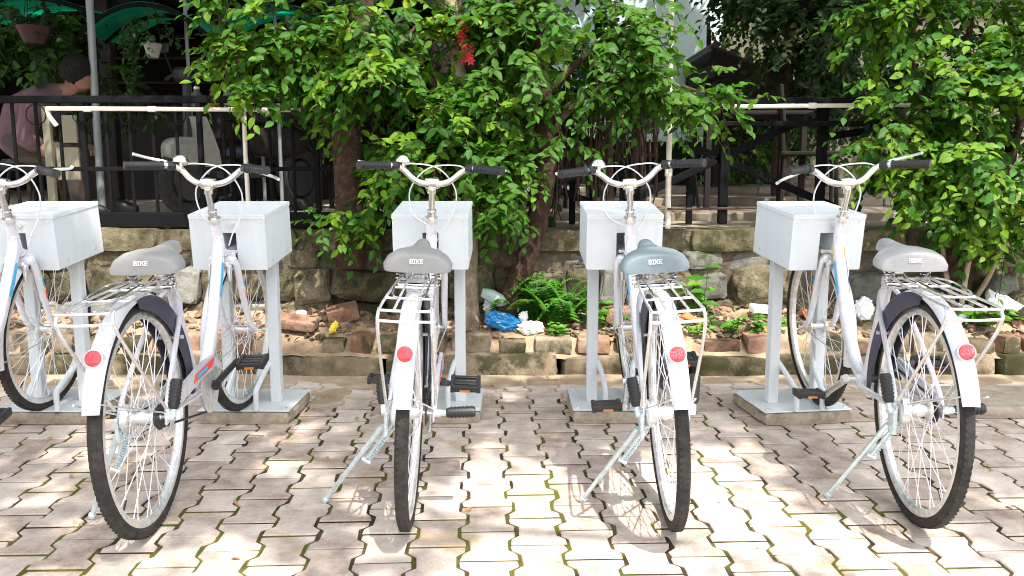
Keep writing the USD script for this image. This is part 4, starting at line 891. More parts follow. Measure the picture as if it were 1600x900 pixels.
def weed(label, x, y, n, h, seed, size=.05, spread=.12, z=None):
    t = thing('weed', label, 'weed'); g = np.random.default_rng(seed)
    for k in range(n):
        b = np.array([x + g.normal() * spread * .5, y + g.normal() * .03, (bed_z(x, y) if z is None else z)]); hh = h * g.uniform(.5, 1.1)
        P = b + np.linspace(0, 1, 5)[:, None] * np.array([g.normal() * .05, -.03 + g.normal() * .03, hh])
        pos, tip, nrm, sz = [], [], [], []
        for i in range(1, 5):
            for q in range(2):
                a = g.uniform(0, 6.3); pos.append(P[i]); tip.append((math.cos(a), math.sin(a), .15)); nrm.append((g.normal() * .3, -.5, .9)); sz.append(size * g.uniform(.7, 1.3))
        v, _ = leaves_mesh(np.array(pos), np.array(tip), np.array(nrm), np.array(sz))
        obj('shoot', cat_([as_mesh(v), tube(P, .002, 4)]), 'weed', t)
weed('bright green weed cluster on the rubble left of the rightmost dock', 1.22, 4.24, 9, .10, 211, .05, .16)
weed('fresh green weed behind the luggage rack of the rightmost bicycle', 2.50, 4.26, 9, .12, 212, .065, .2)
weed('small green sprig by the fern clump between the posts', .42, 4.30, 8, .14, 213, .05, .12)
weed('tall broad leaved sprout against the grey stones beside the bluish saddle', 1.00, 4.44, 3, .26, 214, .085, .05, .24)
weed('little weed in front of the fern near the kerb', .20, 4.20, 5, .06, 215, .04, .1)
weed('dark leafy sprout on the wall under the right bush', 2.56, 4.46, 10, .16, 216, .05, .14, .48)
weed('tiny weed on the kerb by the third bicycle reflector', .95, 4.22, 5, .06, 217, .035, .08)

# loose pieces on the rubble, one by one
def loose(name, label, cat, mesh, m, x, y, dz=0, rz=0, rx=0, ry=0, group=None, smooth=False):
    mesh.apply_transform(T(x, y, bed_z(x, y) + dz, rz, rx, ry)); return obj(name, mesh, m, None, smooth, label, cat, group)
rq = random.Random(31)
loose('brick', 'broken red brick leaning on the rubble left of the second bicycle rack', 'brick', chunk(.17, .10, .075, 400, .05), 'brick', -.90, 4.36, .05, .2, .25, -.2)
loose('brick', 'flat grey red brick slab lying below the leaning broken brick', 'brick', chunk(.22, .12, .05, 401, .05), 'brick', -1.12, 4.26, .04, -.1, .2, .1)
loose('brick', 'dark reddish brick half buried right of the leaning broken brick', 'brick', chunk(.14, .1, .06, 402, .06), 'brick', -.52, 4.32, .03, .5, .2, .2)
loose('tile_piece', 'orange tile fragment beside the third bicycle mudguard', 'tile', shard(.12, .08, .05, rq), 'orange', .93, 4.30, .05, .3, .3, .1)
loose('tile_piece', 'orange tile fragment behind the front wheel of the rightmost bicycle', 'tile', shard(.09, .07, .05, rq), 'orange', 1.55, 4.34, .04, .8, .3, 0)
loose('stone', 'brown stone by the fern behind the third dock post', 'stone', boulder(.22, .14, .10, 410, .2), 'brick', .58, 4.36, .04, .2, smooth=True)
loose('stone', 'pale rounded stone behind the saddle of the rightmost bicycle', 'stone', boulder(.16, .14, .17, 411, .15), 'stone_grey', 2.62, 4.42, .10, .2, smooth=True)
loose('stone', 'pale stone right of the fan of thin stems', 'stone', boulder(.22, .16, .15, 412, .15), 'stone', 2.72, 4.36, .06, .5, smooth=True)
loose('stone', 'small white stone left of the broken red brick', 'stone', boulder(.055, .04, .035, 413, .1), 'whitebag', -1.12, 4.36, .05, .2, smooth=True)
loose('stone', 'pinkish flat stone on the rubble at the right edge', 'stone', boulder(.26, .16, .10, 414, .2), 'brick', 2.86, 4.26, .04, .2, smooth=True)
def crumpled(sx, sy, sz, seed, amp=.5):
    m = trimesh.creation.icosphere(3); v = m.vertices
    m.vertices = v * (1 + amp * 2 * (np.abs(meshkit.fbm(v * 2.6 + seed, 3, seed) - .5) - .12))[:, None] * [sx / 2, sy / 2, sz / 2]; return m
loose('plastic_bag', 'crumpled bright blue plastic bag on the rubble below the slanting trunk', 'plastic bag', crumpled(.21, .12, .10, 421, .55), 'bluebag', -.05, 4.27, .045, .3, 0, .25)
loose('plastic_bottle', 'crushed greenish clear bottle lying on the blue bag', 'bottle', tube([(-.11, 0, .07), (-.06, 0, .05), (.03, 0, .0), (.06, 0, -.015), (.085, 0, -.03)], [.022, .035, .034, .02, .012], 10, k=3), 'clearpl', -.05, 4.33, .11, .1, smooth=40)
loose('plastic_bag', 'torn white bag scrap standing behind the blue bag', 'plastic bag', crumpled(.06, .05, .10, 422, 1.0), 'whitebag', -.12, 4.38, .10, .2, 0, .4)
loose('plastic_bag', 'white crumpled wrapper right of the blue bag', 'plastic bag', crumpled(.14, .08, .075, 423, .7), 'whitebag', .10, 4.24, .025, .3)
loose('plastic_bag', 'small white cap of plastic at the right end of the blue bag', 'plastic bag', crumpled(.05, .04, .06, 424, .8), 'whitebag', .06, 4.30, .07, .3)
loose('wrapper', 'small yellow wrapper on the rubble beside the broken brick', 'wrapper', crumpled(.035, .02, .07, 425, .8), 'yellowpl', -.92, 4.22, .035, .3, 0, .5)
loose('polystyrene_piece', 'white angular foam board lying at the right under the bush', 'foam piece', chunk(.22, .11, .05, 426, .03), 'whitebag', 2.62, 4.34, .09, -.3, .35, .28)
loose('polystyrene_piece', 'white foam lump between the frame and saddle of the rightmost bicycle', 'foam piece', crumpled(.11, .08, .13, 427, .5), 'whitebag', 1.87, 4.36, .06, .3)
loose('polystyrene_piece', 'white foam chip behind the rightmost dock post', 'foam piece', chunk(.14, .07, .03, 428, .04), 'whitebag', 1.34, 4.38, .05, .2, .2, .1)
loose('polystyrene_piece', 'long white foam shard in front of the fan of thin stems', 'foam piece', chunk(.16, .06, .03, 429, .05), 'whitebag', 2.36, 4.30, .06, .5, .3, -.4)
hoop = np.array([(math.cos(a) * .13 * (1 - .1 * math.sin(3 * a)), math.sin(a) * .16, .008 + .006 * math.sin(2 * a) ** 2) for a in np.linspace(.4, 5.9, 22)])
hp = tube(np.vstack([hoop + [0, 0, 0], [(.02, -.20, .008)]]), .006, 8, k=4); hp.apply_translation((1.98, 3.66, 0))
obj('white_cable', hp, 'white', None, 40, 'looped white cable lying on the paving right of the rightmost bicycle', 'cable')

# ================================================================= FENCE ON THE WALL, POLES, PIPES
FY = 4.66
def iron_fence(label, xa, xb, pitch, seed, rail=True):
    f = thing('iron_fence', label, 'fence')
    L = xb - xa; cx = (xa + xb) / 2
    obj('top_rail', rbox(L, .035, .040, .005, cx, FY, 1.397), 'iron', f)
    obj('middle_rail', rbox(L, .02, .024, .003, cx, FY, 1.02), 'iron', f)
    obj('base_beam', rbox(L, .07, .085, .006, cx, FY, .738), 'iron', f)
    k = 0; x = xa + pitch / 2
    while x < xb:
        w = .028 if k % 5 == 2 else .016
        obj('post' if k % 5 == 2 else 'picket', rbox(w, w, .60, .003, x, FY, 1.08, seg=5), 'iron', f); x += pitch; k += 1
    a = np.linspace(0, 2 * PI, 25)
    for q in range(int(L / (pitch * 2))):
        c = xa + pitch * (1.0 + 2 * q) + pitch / 2
        obj('scroll_ring', tube(np.stack([c + .055 * np.cos(a[:-1]), np.full(24, FY), 1.315 + .055 * np.sin(a[:-1])], 1), .003, 6, True), 'iron', f, 60)
iron_fence('black iron picket fence on the wall at left, in front of the dark cafe', -4.6, -.30, .128, 1)
f = thing('timber_railing', 'dark railing with crossed braces above the terrace steps at right', 'railing')
obj('top_rail', rbox(2.6, .05, .05, .006, 2.3, 4.82, 1.395), 'iron', f)
obj('lower_rail', rbox(2.6, .04, .03, .006, 2.3, 4.84, 1.275), 'iron', f)
for px, zz in ((1.235, .70), (1.80, .70), (2.9, .70)): obj('post', rbox(.05, .05, 1.39 - zz, .005, px, 4.90, (1.39 + zz) / 2), 'iron', f)
for (xa, za), (xb, zb) in (((.45, .72), (1.80, 1.352)), ((1.0, 1.17), (1.9, .80)), ((.20, .93), (.52, .80)), ((1.8, 1.20), (2.7, 1.33))):
    L = math.hypot(xb - xa, zb - za); obj('brace', rbox(L, .04, .042, .005, (xa + xb) / 2, 4.93, (za + zb) / 2, 0, 0, -math.atan2(zb - za, xb - xa)), 'iron', f)
for q, xx in enumerate((.36, .48, .66, .74, 1.06)): obj('short_post', rbox(.035, .035, .26, .004, xx, 5.0, .82), 'iron', f)
pp = thing('cream_pipe', 'cream water pipe running under the left fence rail with an elbow at its left end', 'pipe')
obj('run', tube([(-2.515, 4.60, 1.343), (-1.7, 4.598, 1.340), (-.97, 4.60, 1.334)], .012, 10, k=4), 'pipe', pp, 40)
obj('elbow_drop', tube([(-2.515, 4.60, 1.345), (-2.52, 4.605, 1.335), (-2.512, 4.61, 1.30), (-2.49, 4.63, 1.255)], .0125, 10, k=4), 'pipe', pp, 40)
for xx in (-1.95, -1.12, -2.3): obj('coupling', lathe([(.016, -.02), (.016, .02)], 12, 'x').apply_transform(T(xx, 4.599, 1.341)), 'pipe', pp, 30)
obj('riser', tube([(-1.452, 4.60, 1.34), (-1.455, 4.60, 1.1), (-1.45, 4.60, .70)], .012, 10), 'pipe', pp, 40)
pp = thing('cream_pipe', 'cream water pipe along the railing at right between bush and tree', 'pipe')
obj('run', tube([(1.14, 4.58, 1.352), (1.5, 4.58, 1.356), (2.2, 4.58, 1.362)], .012, 10), 'pipe', pp, 40)
obj('coupling', lathe([(.016, -.02), (.016, .02)], 12, 'x').apply_transform(T(1.62, 4.58, 1.3575)), 'pipe', pp, 30)
pl = thing('white_pole', 'thin white pole standing on the wall right of the third handlebar', 'pole')
obj('shaft', tube([(.868, 4.64, .69), (.862, 4.64, 1.3), (.845, 4.64, 2.6)], .0155, 10), 'pipe', pl, 40)
obj('collar', lathe([(.021, -.02), (.021, .02)], 12).apply_transform(T(.865, 4.64, 1.0)), 'pipe', pl, 30)
obj('wire', tube([(.86, 4.62, .80), (1.3, 4.62, .806), (1.9, 4.62, .80)], .008, 6), 'root', None, 40, 'thin rusty wire stretched low across the steps right of the white pole', 'wire')
pl = thing('grey_pole', 'grey metal pole at upper left carrying the green awning', 'pole')
obj('shaft', tube([(-2.76, 5.62, .68), (-2.745, 5.6, 1.5), (-2.73, 5.6, 2.6)], .024, 12), 'galv', pl, 40)
obj('foot', lathe([(.0, .68), (.06, .68), (.06, .69), (.03, .70)], 16).apply_transform(T(-2.76, 5.62, 0)), 'galv', pl, 30)
for q, (x, y, z1, lab) in enumerate(((-3.45, 5.6, 2.6, 'pale blue grey pole at the very left edge behind the fence'), (-2.31, 6.1, 2.2, 'thin grey pole under the right end of the awning'), (-1.76, 6.4, 2.3, 'thin grey pole behind the hanging leaf spray at left'), (-1.95, 6.6, 1.9, 'short thin grey pole in the dark between two thin poles'))):
    pl = thing('thin_pole', lab, 'pole'); obj('shaft', tube([(x, y, .68), (x, y, z1)], .014, 8), 'galv', pl, 40); obj('cap', lathe([(.0, 0), (.018, 0), (.018, .03), (.0, .036)], 8).apply_transform(T(x, y, z1)), 'galv', pl)

# ================================================================= CAFE AND BUILDINGS BEHIND
cf = thing('cafe_shelter', 'dark open cafe shelter behind the fence at left', 'shelter')
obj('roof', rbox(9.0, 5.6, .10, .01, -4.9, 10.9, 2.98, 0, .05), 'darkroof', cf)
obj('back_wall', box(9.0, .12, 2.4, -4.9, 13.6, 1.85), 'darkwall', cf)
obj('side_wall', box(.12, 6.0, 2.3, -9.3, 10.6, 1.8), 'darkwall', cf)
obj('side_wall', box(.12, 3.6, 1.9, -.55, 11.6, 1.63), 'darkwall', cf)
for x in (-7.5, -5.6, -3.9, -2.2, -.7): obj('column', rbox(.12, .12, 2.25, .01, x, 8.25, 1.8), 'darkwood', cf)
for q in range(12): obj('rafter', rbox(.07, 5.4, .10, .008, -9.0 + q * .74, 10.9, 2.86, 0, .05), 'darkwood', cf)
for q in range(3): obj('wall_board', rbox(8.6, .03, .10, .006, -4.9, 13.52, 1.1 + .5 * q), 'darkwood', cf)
cb = thing('counter', 'dark serving counter with shelves deep in the cafe at left', 'counter')
obj('body', rbox(3.4, .5, .95, .01, -3.2, 9.6, 1.155), 'darkwood', cb); obj('top', rbox(3.6, .6, .05, .01, -3.2, 9.58, 1.66), 'darkwood', cb)
for q in range(3): obj('shelf', rbox(3.0, .25, .03, .005, -3.3, 10.2, 1.75 + .28 * q), 'darkwood', cb)
for x in (-4.8, -1.8): obj('upright', rbox(.05, .26, 1.9, .005, x, 10.2, 1.63), 'darkwood', cb)
rc_ = random.Random(41)
def jar(label, x, y, z, r, h, m):
    t = thing('jar', label, 'jar'); obj('body', lathe([(.0, 0), (r * .9, 0), (r, h * .15), (r, h * .7), (r * .6, h * .88), (r * .6, h * .95)], 14).apply_transform(T(x, y, z)), m, t, 40); obj('lid', lathe([(r * .66, h * .95), (r * .66, h * 1.08), (.0, h * 1.1)], 14).apply_transform(T(x, y, z)), 'alloy', t, 30)
jar('white jar on the cafe shelf beside the pole top', -3.05, 7.9, 1.685, .05, .20, 'potwhite') if False else None
for q, (x, z, m, lab) in enumerate(((-4.05, 1.685, 'clearpl', 'tall white jar on the counter just above the leaning head'), (-3.88, 1.685, 'potwhite', 'small white jar on the counter right of the leaning head'), (-3.5, 1.685, 'potwhite', 'pale jar on the counter right of the grey pole'), (-3.3, 1.685, 'orange', 'orange jar on the counter low right of the grey pole'), (-3.15, 1.685, 'clearpl', 'greenish jar on the counter near the hanging plant'))):
    if q > 1: jar(lab, x, 9.45, z, .055, .22, m)
# green awning on arched frames
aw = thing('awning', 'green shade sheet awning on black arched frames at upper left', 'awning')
def arch(y, cx, hw, z0, rise, n=15):
    t = np.linspace(-1, 1, n); return np.stack([cx + hw * t, np.full(n, y), z0 + rise * (1 - t * t)], 1)
A_ = [arch(5.75, -2.47, .42, 1.93, .19), arch(6.5, -2.62, .46, 1.98, .20), arch(7.3, -2.78, .50, 2.06, .22)]
for a in A_: obj('frame', tube(a - (0, 0, .015), .016, 8), 'iron', aw, 40)
obj('sheet', cat_([grid(np.stack(A_), closev=False, caps=False), grid(np.stack(A_) + [0, 0, .004], closev=False, caps=False)]), 'greensheet', aw, True)
B_ = [arch(6.0, -3.45, .50, 2.12, .10), arch(7.3, -3.7, .55, 2.22, .12)]
for a in B_: obj('frame', tube(a - (0, 0, .015), .016, 8), 'iron', aw, 40)
obj('sheet', cat_([grid(np.stack(B_), closev=False, caps=False), grid(np.stack(B_) + [0, 0, .004], closev=False, caps=False)]), 'greensheet', aw, True)
C_ = [arch(6.2, -1.75, .40, 2.10, .10), arch(7.6, -1.9, .45, 2.22, .12)]
for a in C_: obj('frame', tube(a - (0, 0, .015), .016, 8), 'iron', aw, 40)
obj('sheet', cat_([grid(np.stack(C_), closev=False, caps=False), grid(np.stack(C_) + [0, 0, .004], closev=False, caps=False)]), 'greensheet', aw, True)
# hanging pots and trailing plant
def hang_pot(label, x, y, z, r, h, m, seed, n=18, plant='leaf_dark'):
    t = thing('hanging_pot', label, 'plant pot'); obj('pot', lathe([(.0, 0), (r * .55, 0), (r * .95, h * .85), (r, h), (r * .92, h), (r * .85, h * .8), (.0, h * .78)], 20).apply_transform(T(x, y, z)), m, t, 40)
    for q in range(3): a = q * 2.1 + .4; obj('hanger', tube([(x + r * .9 * math.cos(a), y + r * .9 * math.sin(a), z + h), (x, y, z + h + .4)], .003, 4), 'iron', t)
    g = np.random.default_rng(seed); pos, tip, nrm, sz, tw = sprays([(x, y, z + h + .05, r * 1.3, r * 1.3, .08, n)], g, .05, 6, .14)
    v, _ = leaves_mesh(pos, tip, nrm, sz); obj('foliage', as_mesh(v), plant, t, True, kind='stuff')
hang_pot('white hanging pot under the green awning', -2.22, 5.3, 1.70, .055, .085, 'potwhite', 301)
hang_pot('dark red hanging pot among climber leaves at upper left', -3.06, 5.5, 1.81, .10, .11, 'potred', 302, 10)
t = thing('trailing_plant', 'narrow trailing plant hanging in a curtain left of the white pot', 'plant'); g = np.random.default_rng(303)
for q in range(9):
    x, y = -2.45 + g.normal() * .035, 5.5 + g.normal() * .03; zz = np.linspace(1.92, 1.5 + g.uniform(-.05, .12), 16); P = np.stack([x + .012 * np.sin(zz * 30 + q), np.full(16, y), zz], 1)
    pos = np.repeat(P, 2, 0); nn = len(pos); v, _ = leaves_mesh(pos, g.normal(size=(nn, 3)) + [0, -.2, -.6], g.normal(size=(nn, 3)) * .4 + [0, -.8, .5], g.uniform(.02, .04, nn)); obj('strand', cat_([as_mesh(v), tube(P, .0015, 3)]), 'leaf_dark', t)
# tables, chairs, scooter, umbrella
def chair(label, x, y, rz, m='darkwood'):
    t = thing('chair', label, 'chair', None, T(x, y, .68, rz))
    obj('seat', rbox(.40, .40, .03, .008, 0, 0, .45), m, t); obj('backrest', rbox(.40, .025, .30, .008, 0, .20, .78, 0, -.12), m, t)
    for a in (-1, 1):
        for b_ in (-1, 1): obj('leg', tube([(a * .17, b_ * .17, .44), (a * .19, b_ * .19, 0)], .015, 6), m, t, 40)
        obj('back_post', tube([(a * .17, .18, .44), (a * .175, .225, .92)], .014, 6), m, t, 40)
def table(label, x, y, m='darkwood'):
    t = thing('table', label, 'table', None, T(x, y, .68)); obj('tabletop', rbox(.8, .6, .03, .008, 0, 0, .735), m, t)
    for a in (-1, 1):
        for b_ in (-1, 1): obj('leg', rbox(.04, .04, .72, .004, a * .34, b_ * .24, .36, seg=5), m, t)
chair('dark chair beside the seated person in striped shirt', -2.75, 8.3, .3); chair('dark chair under the seated person in striped shirt', -2.42, 8.75, PI + .2); table('dark table in front of the seated person', -2.9, 8.9)
chair('dark chair half hidden behind the third handlebar', .30, 6.0, .4); table('dark table behind the fig tree roots', .62, 6.4); chair('dark chair below the pale blue wall', .95, 6.9, -.5)
table('dark table behind the trestle railing at right', 1.75, 6.3); chair('dark chair behind the trestle railing at right', 2.15, 6.1, 1.3)
table('dark table near the fence left of the cream riser pipe', -1.9, 7.0); chair('dark chair near the fence left of the cream riser pipe', -1.5, 7.2, 2.0)
sc = thing('scooter', 'dark motor scooter with white leg shield parked behind the fence at left', 'scooter', None, T(-2.02, 6.35, .68, -.45))
for yy in (-.55, .62):
    w = UsdGeom.Xform.Define(stage, numbered(str(sc.GetPath()), 'wheel')).GetPrim(); a = np.linspace(0, 2 * PI, 25)[:-1]
    obj('tyre', tube(np.stack([np.zeros(24), yy + .21 * np.cos(a), .26 + .21 * np.sin(a)], 1), .05, 8, True), 'rubber', w, 60); obj('rim', lathe([(.0, -.03), (.14, -.03), (.16, 0), (.14, .03), (.0, .03)], 20, 'x').apply_transform(T(0, yy, .26)), 'black', w, 30)
obj('body', boulder(.20, .70, .26, 3, .03, 2.6), 'darkwood', sc, True).GetPrim(); stage.GetPrimAtPath(str(sc.GetPath()) + '/body')
UsdGeom.Xformable(stage.GetPrimAtPath(str(sc.GetPath()) + '/body')).AddTranslateOp().Set(Gf.Vec3d(0, .35, .56))
obj('seat', boulder(.22, .60, .10, 4, .03, 3).apply_transform(T(0, .36, .72)), 'darkwood', sc, True)
obj('leg_shield', grid(np.array([[(sx * .12 * (1 - .45 * abs(q - .45)), -.40 - .13 * q + .09 * sx * sx, .30 + .40 * q) for sx in np.linspace(-1, 1, 9)] + [(sx * .12 * (1 - .45 * abs(q - .45)), -.42 - .13 * q + .09 * sx * sx, .30 + .40 * q) for sx in np.linspace(1, -1, 9)] for q in np.linspace(0, 1, 8)])), 'scooter', sc, 50)
obj('floorboard', rbox(.26, .5, .05, .01, 0, -.15, .30), 'black', sc); obj('front_fender', boulder(.13, .40, .20, 6, .03).apply_transform(T(0, -.55, .46)), 'scooter', sc, True)
obj('steering_column', tube([(0, -.52, .95), (0, -.55, .30)], .03, 8), 'black', sc, 40); obj('handlebar', tube([(-.32, -.40, .98), (-.12, -.48, 1.0), (.12, -.48, 1.0), (.32, -.40, .98)], .014, 8, k=4), 'black', sc, 40)
obj('headlight', boulder(.13, .10, .10, 8, .03).apply_transform(T(0, -.55, .98)), 'black', sc, True)
for sx in (-1, 1): obj('mirror', cat_([tube([(sx * .2, -.45, 1.0), (sx * .28, -.44, 1.16)], .005, 5), rbox(.10, .02, .07, .008, sx * .29, -.44, 1.19)]), 'black', sc)
um = thing('folded_umbrella', 'folded dark blue parasol leaning among leaves below the pale blue wall', 'parasol')
obj('canopy', limb([(.42, 6.0, 1.70), (.55, 6.0, 1.69), (.75, 6.0, 1.62), (1.0, 6.0, 1.50)], [.03, .07, .06, .02], 70, 10, 5, .3), 'darkblue', um, 50); obj('pole', tube([(.36, 6.0, 1.72), (1.25, 6.0, 1.39), (1.35, 6.02, .7)], .012, 8), 'iron', um, 40)
wp = thing('notice_post', 'cream painted board on a short post behind the fence by the leaning person', 'board')
obj('post', rbox(.045, .03, .70, .004, -2.70, 4.92, 1.03), 'cream', wp); obj('board', rbox(.10, .02, .16, .004, -2.585, 4.93, 1.25), 'cream', wp); obj('board', rbox(.13, .02, .19, .004, -2.60, 4.935, 1.05), 'cream', wp)
# pale blue building behind the fig trees
bd = thing('pale_building', 'pale blue rendered building seen through the fig tree leaves', 'building')
obj('wall', box(2.8, .2, 3.6, .66, 9.2, 2.48), 'paleblue', bd); obj('side_wall', box(.2, 3.0, 3.6, 1.961, 10.8, 2.48), 'paleblue', bd); obj('lower_wall', box(2.75, .06, .62, .655, 9.08, 1.0), 'darkwall', bd)
wn = obj('window', rbox(.8, .05, .9, .01, -.2, 9.09, 2.0), 'darkwall', bd); obj('frame', cat_([rbox(.9, .07, .05, .005, -.2, 9.08, 2.47), rbox(.9, .09, .05, .005, -.2, 9.07, 1.53), rbox(.05, .07, .88, .005, -.625, 9.08, 2.0), rbox(.05, .07, .88, .005, .225, 9.08, 2.0)]), 'potwhite', wn)
obj('roof_slab', rbox(3.0, 3.6, .14, .01, .66, 10.7, 4.36), 'darkroof', bd)
gb = thing('tiled_lean_to', 'small dark lean-to roof right of the pale blue building', 'shelter')
rz_ = math.atan2(-.32, .75)
obj('roof', rbox(1.3, 1.6, .06, .01, 2.42, 8.6, 1.86, 0, 0, -rz_), 'darkroof', gb)
for q in range(8): obj('roof_tile', tube([(1.86 + q * .155, 7.79, 2.135 - q * .066), (1.86 + q * .155, 9.38, 2.135 - q * .066)], .036, 6), 'darkroof', gb, 40)
obj('fascia', rbox(1.3, .03, .12, .006, 2.40, 7.77, 1.80, 0, 0, -rz_), 'darkwood', gb); obj('beam', rbox(.10, 1.5, .14, .008, 1.90, 8.55, 1.92), 'darkwood', gb)
for xx in (1.95, 2.95): obj('post', rbox(.09, .09, 1.2, .006, xx, 8.0, 1.22), 'darkwood', gb)
obj('back_wall', box(1.15, .08, 1.1, 2.45, 9.3, 1.2), 'darkwall', gb)
# beige house far right beyond the trees, and blue roofed shed
bh = thing('beige_house', 'sunlit beige house glimpsed behind the right bush and dark tree', 'building')
obj('wall', box(5.0, .2, 3.4, 5.6, 12.6, 2.4), 'beige', bh); obj('roof', rbox(5.4, 3.0, .12, .01, 5.6, 13.6, 4.2, 0, .25), 'darkroof', bh)
wn = obj('window', rbox(.9, .06, 1.0, .01, 4.6, 12.5, 2.3), 'darkwall', bh); obj('frame', rbox(1.0, .08, .06, .005, 4.6, 12.47, 1.77), 'potwhite', bh)
bs = thing('blue_shed', 'bright blue sheet roof glimpsed at the top right above the dark tree', 'shed'); obj('roof', rbox(1.2, .9, .05, .01, 4.4, 11.2, 3.28, 0, .2), 'blue', bs)
for xx in (3.9, 4.9): obj('post', rbox(.07, .07, 2.5, .006, xx, 11.3, 1.95), 'darkwood', bs)
# red flowers hanging by the gap in the leaves
fl = thing('red_flowers', 'hanging cluster of red flowers in a gap high in the fig tree', 'flowers'); g = np.random.default_rng(311)
for q in range(16):
    c = np.array([-.255 + g.normal() * .016 + .03 * (q / 16), 4.30 + g.normal() * .02, 1.745 - .013 * q + g.normal() * .010]); pt = []
    for k in range(6):
        a = k * 1.05; tp = np.array([[math.cos(a), -.3, math.sin(a)]]); v, _ = leaves_mesh(c[None], tp, np.array([[0, -1, .2]]), np.array([.026])); pt.append(as_mesh(v))
    obj('flower', cat_(pt), 'petal', fl, True)
obj('stalk', tube([(-.27, 4.40, 1.95), (-.255, 4.31, 1.75), (-.23, 4.31, 1.54)], .004, 5), 'bark', fl)
# dark hedge and far wall closing the view behind
hd = thing('far_wall', 'dark boundary wall closing the terrace behind the trees at right', 'wall'); obj('wall_face', box(9.0, .2, 2.2, 5.0, 14.5, 1.75), 'darkwall', hd); obj('coping', rbox(9.1, .3, .08, .01, 5.0, 14.48, 2.89), 'beige', hd)

# ================================================================= PEOPLE
def body_from(joints, bones, edge=.03, it=8):
    """one smooth surface: hull of the spheres at each bone's ends, joined, refined and smoothed"""
    tot = None
    for a, b_ in bones:
        (pa, ra), (pb, rb) = joints[a], joints[b_]
        h = m3.Manifold.batch_hull([m3.Manifold.sphere(ra, 14).translate(tuple(pa)), m3.Manifold.sphere(rb, 14).translate(tuple(pb))])
        tot = h if tot is None else tot + h
    mm = tot.refine_to_length(edge).to_mesh(); m = trimesh.Trimesh(mm.vert_properties[:, :3], mm.tri_verts, process=True)
    trimesh.smoothing.filter_taubin(m, iterations=it); return m
def person(label, J, shirt, trouser, sleeve=1.0, face=(1, 0, 0)):
    """J: joint positions; the body is one mesh, clothes and hair are its children"""
    t = thing('person', label, 'person')
    j = {k: (np.array(v, float), r) for k, (v, r) in J.items()}
    bones = [('hip', 'waist'), ('waist', 'chest'), ('chest', 'neck0'), ('neck0', 'neck1'), ('neck1', 'skull'), ('skull', 'jaw')]
    for s in 'LR': bones += [('chest', 'sh' + s), ('sh' + s, 'el' + s), ('el' + s, 'wr' + s), ('hip', 'th' + s), ('th' + s, 'kn' + s), ('kn' + s, 'an' + s), ('an' + s, 'to' + s)]
    for s in 'LR':                                             # palm, four fingers and a thumb
        w = j['wr' + s][0]; d = w - j['el' + s][0]; d /= np.linalg.norm(d); side = np.cross(d, (0, 0, 1.0)); side /= np.linalg.norm(side) + 1e-9; up = np.cross(side, d)
        j['pm' + s] = (w + d * .07, .026); bones.append(('wr' + s, 'pm' + s))
        for q, (off, l) in enumerate(((-.030, .058), (-.010, .068), (.011, .064), (.030, .050))):
            a = w + d * .085 + side * off; j['f%d%s' % (q, s)] = (a, .0095); j['g%d%s' % (q, s)] = (a + d * l * .55 - up * .010, .0088); j['h%d%s' % (q, s)] = (a + d * l * .85 - up * .034, .008)
            bones += [('pm' + s, 'f%d%s' % (q, s)), ('f%d%s' % (q, s), 'g%d%s' % (q, s)), ('g%d%s' % (q, s), 'h%d%s' % (q, s))]
        a = w + d * .03 - side * .03; j['t0' + s] = (a, .012); j['t1' + s] = (a + d * .045 - side * .022, .0095); bones += [('wr' + s, 't0' + s), ('t0' + s, 't1' + s)]
    f = np.array(face, float); f /= np.linalg.norm(f); u = j['skull'][0] - j['neck1'][0]; u /= np.linalg.norm(u); f = f - u * (f @ u); f /= np.linalg.norm(f); sd = np.cross(u, f)
    H = j['skull'][0]; j['nose'] = (H + f * .098 - u * .035, .011); j['brow'] = (H + f * .070, .03); j['chin'] = (H + f * .062 - u * .112, .026); j['mouth'] = (H + f * .078 - u * .078, .022)
    bones += [('brow', 'nose'), ('skull', 'brow'), ('jaw', 'chin'), ('mouth', 'chin'), ('brow', 'mouth')]
    for s, e in (('L', -1), ('R', 1)): j['ear' + s] = (H + sd * e * .078 - u * .03 - f * .008, .017); bones.append(('skull', 'ear' + s))
    b = obj('body', body_from(j, bones, .022, 6), 'skin', t, True)
    for e in (-1, 1):
        ey = trimesh.creation.icosphere(2, .0105); ey.apply_translation(H + f * .086 + sd * e * .03 - u * .022); obj('eye', ey, 'white', b, True)
        pu = trimesh.creation.icosphere(1, .005); pu.apply_translation(H + f * .0945 + sd * e * .03 - u * .022); obj('pupil', pu, 'hair', b, True)
    obj('lips', boulder(.03, .03, .012, 3, .05).apply_transform(T(*(H + f * .100 - u * .078))), 'redst', b, True)
    hair = trimesh.creation.icosphere(4); v = hair.vertices; loc = v @ np.stack([sd, f, u], 1)
    hv = v * np.array([1, 1, 1.0]); keep = ~((loc[:, 1] > .42) & (loc[:, 2] < .40)) & (loc[:, 2] > -.75)
    rad = np.where(keep, 1, .72); pts = (loc * np.array([.096, .112, .112]) * rad[:, None]) * (1 + .10 * (meshkit.fbm(v * 5, 3, 6) - .5))[:, None]
    hair.vertices = H + (pts @ np.stack([sd, f, u], 0)) - f * .012 + u * .012; obj('hair', hair, 'hair', b, True)
    jj = {k: (p, r + .014) for k, (p, r) in j.items()}
    sb = [('hip', 'waist'), ('waist', 'chest')]
    jj['col'] = (j['neck0'][0] * .75 + j['chest'][0] * .25, j['neck0'][1] + .016); sb.append(('chest', 'col'))
    for s in 'LR':
        jj['cf' + s] = (j['el' + s][0] * (1 - max(sleeve - 1, 0)) + j['wr' + s][0] * max(sleeve - 1, 0), j['el' + s][1] + .016); sb += [('chest', 'sh' + s), ('sh' + s, 'el' + s), ('el' + s, 'cf' + s)]
    obj('shirt', body_from(jj, sb, .03, 5), shirt, b, True)
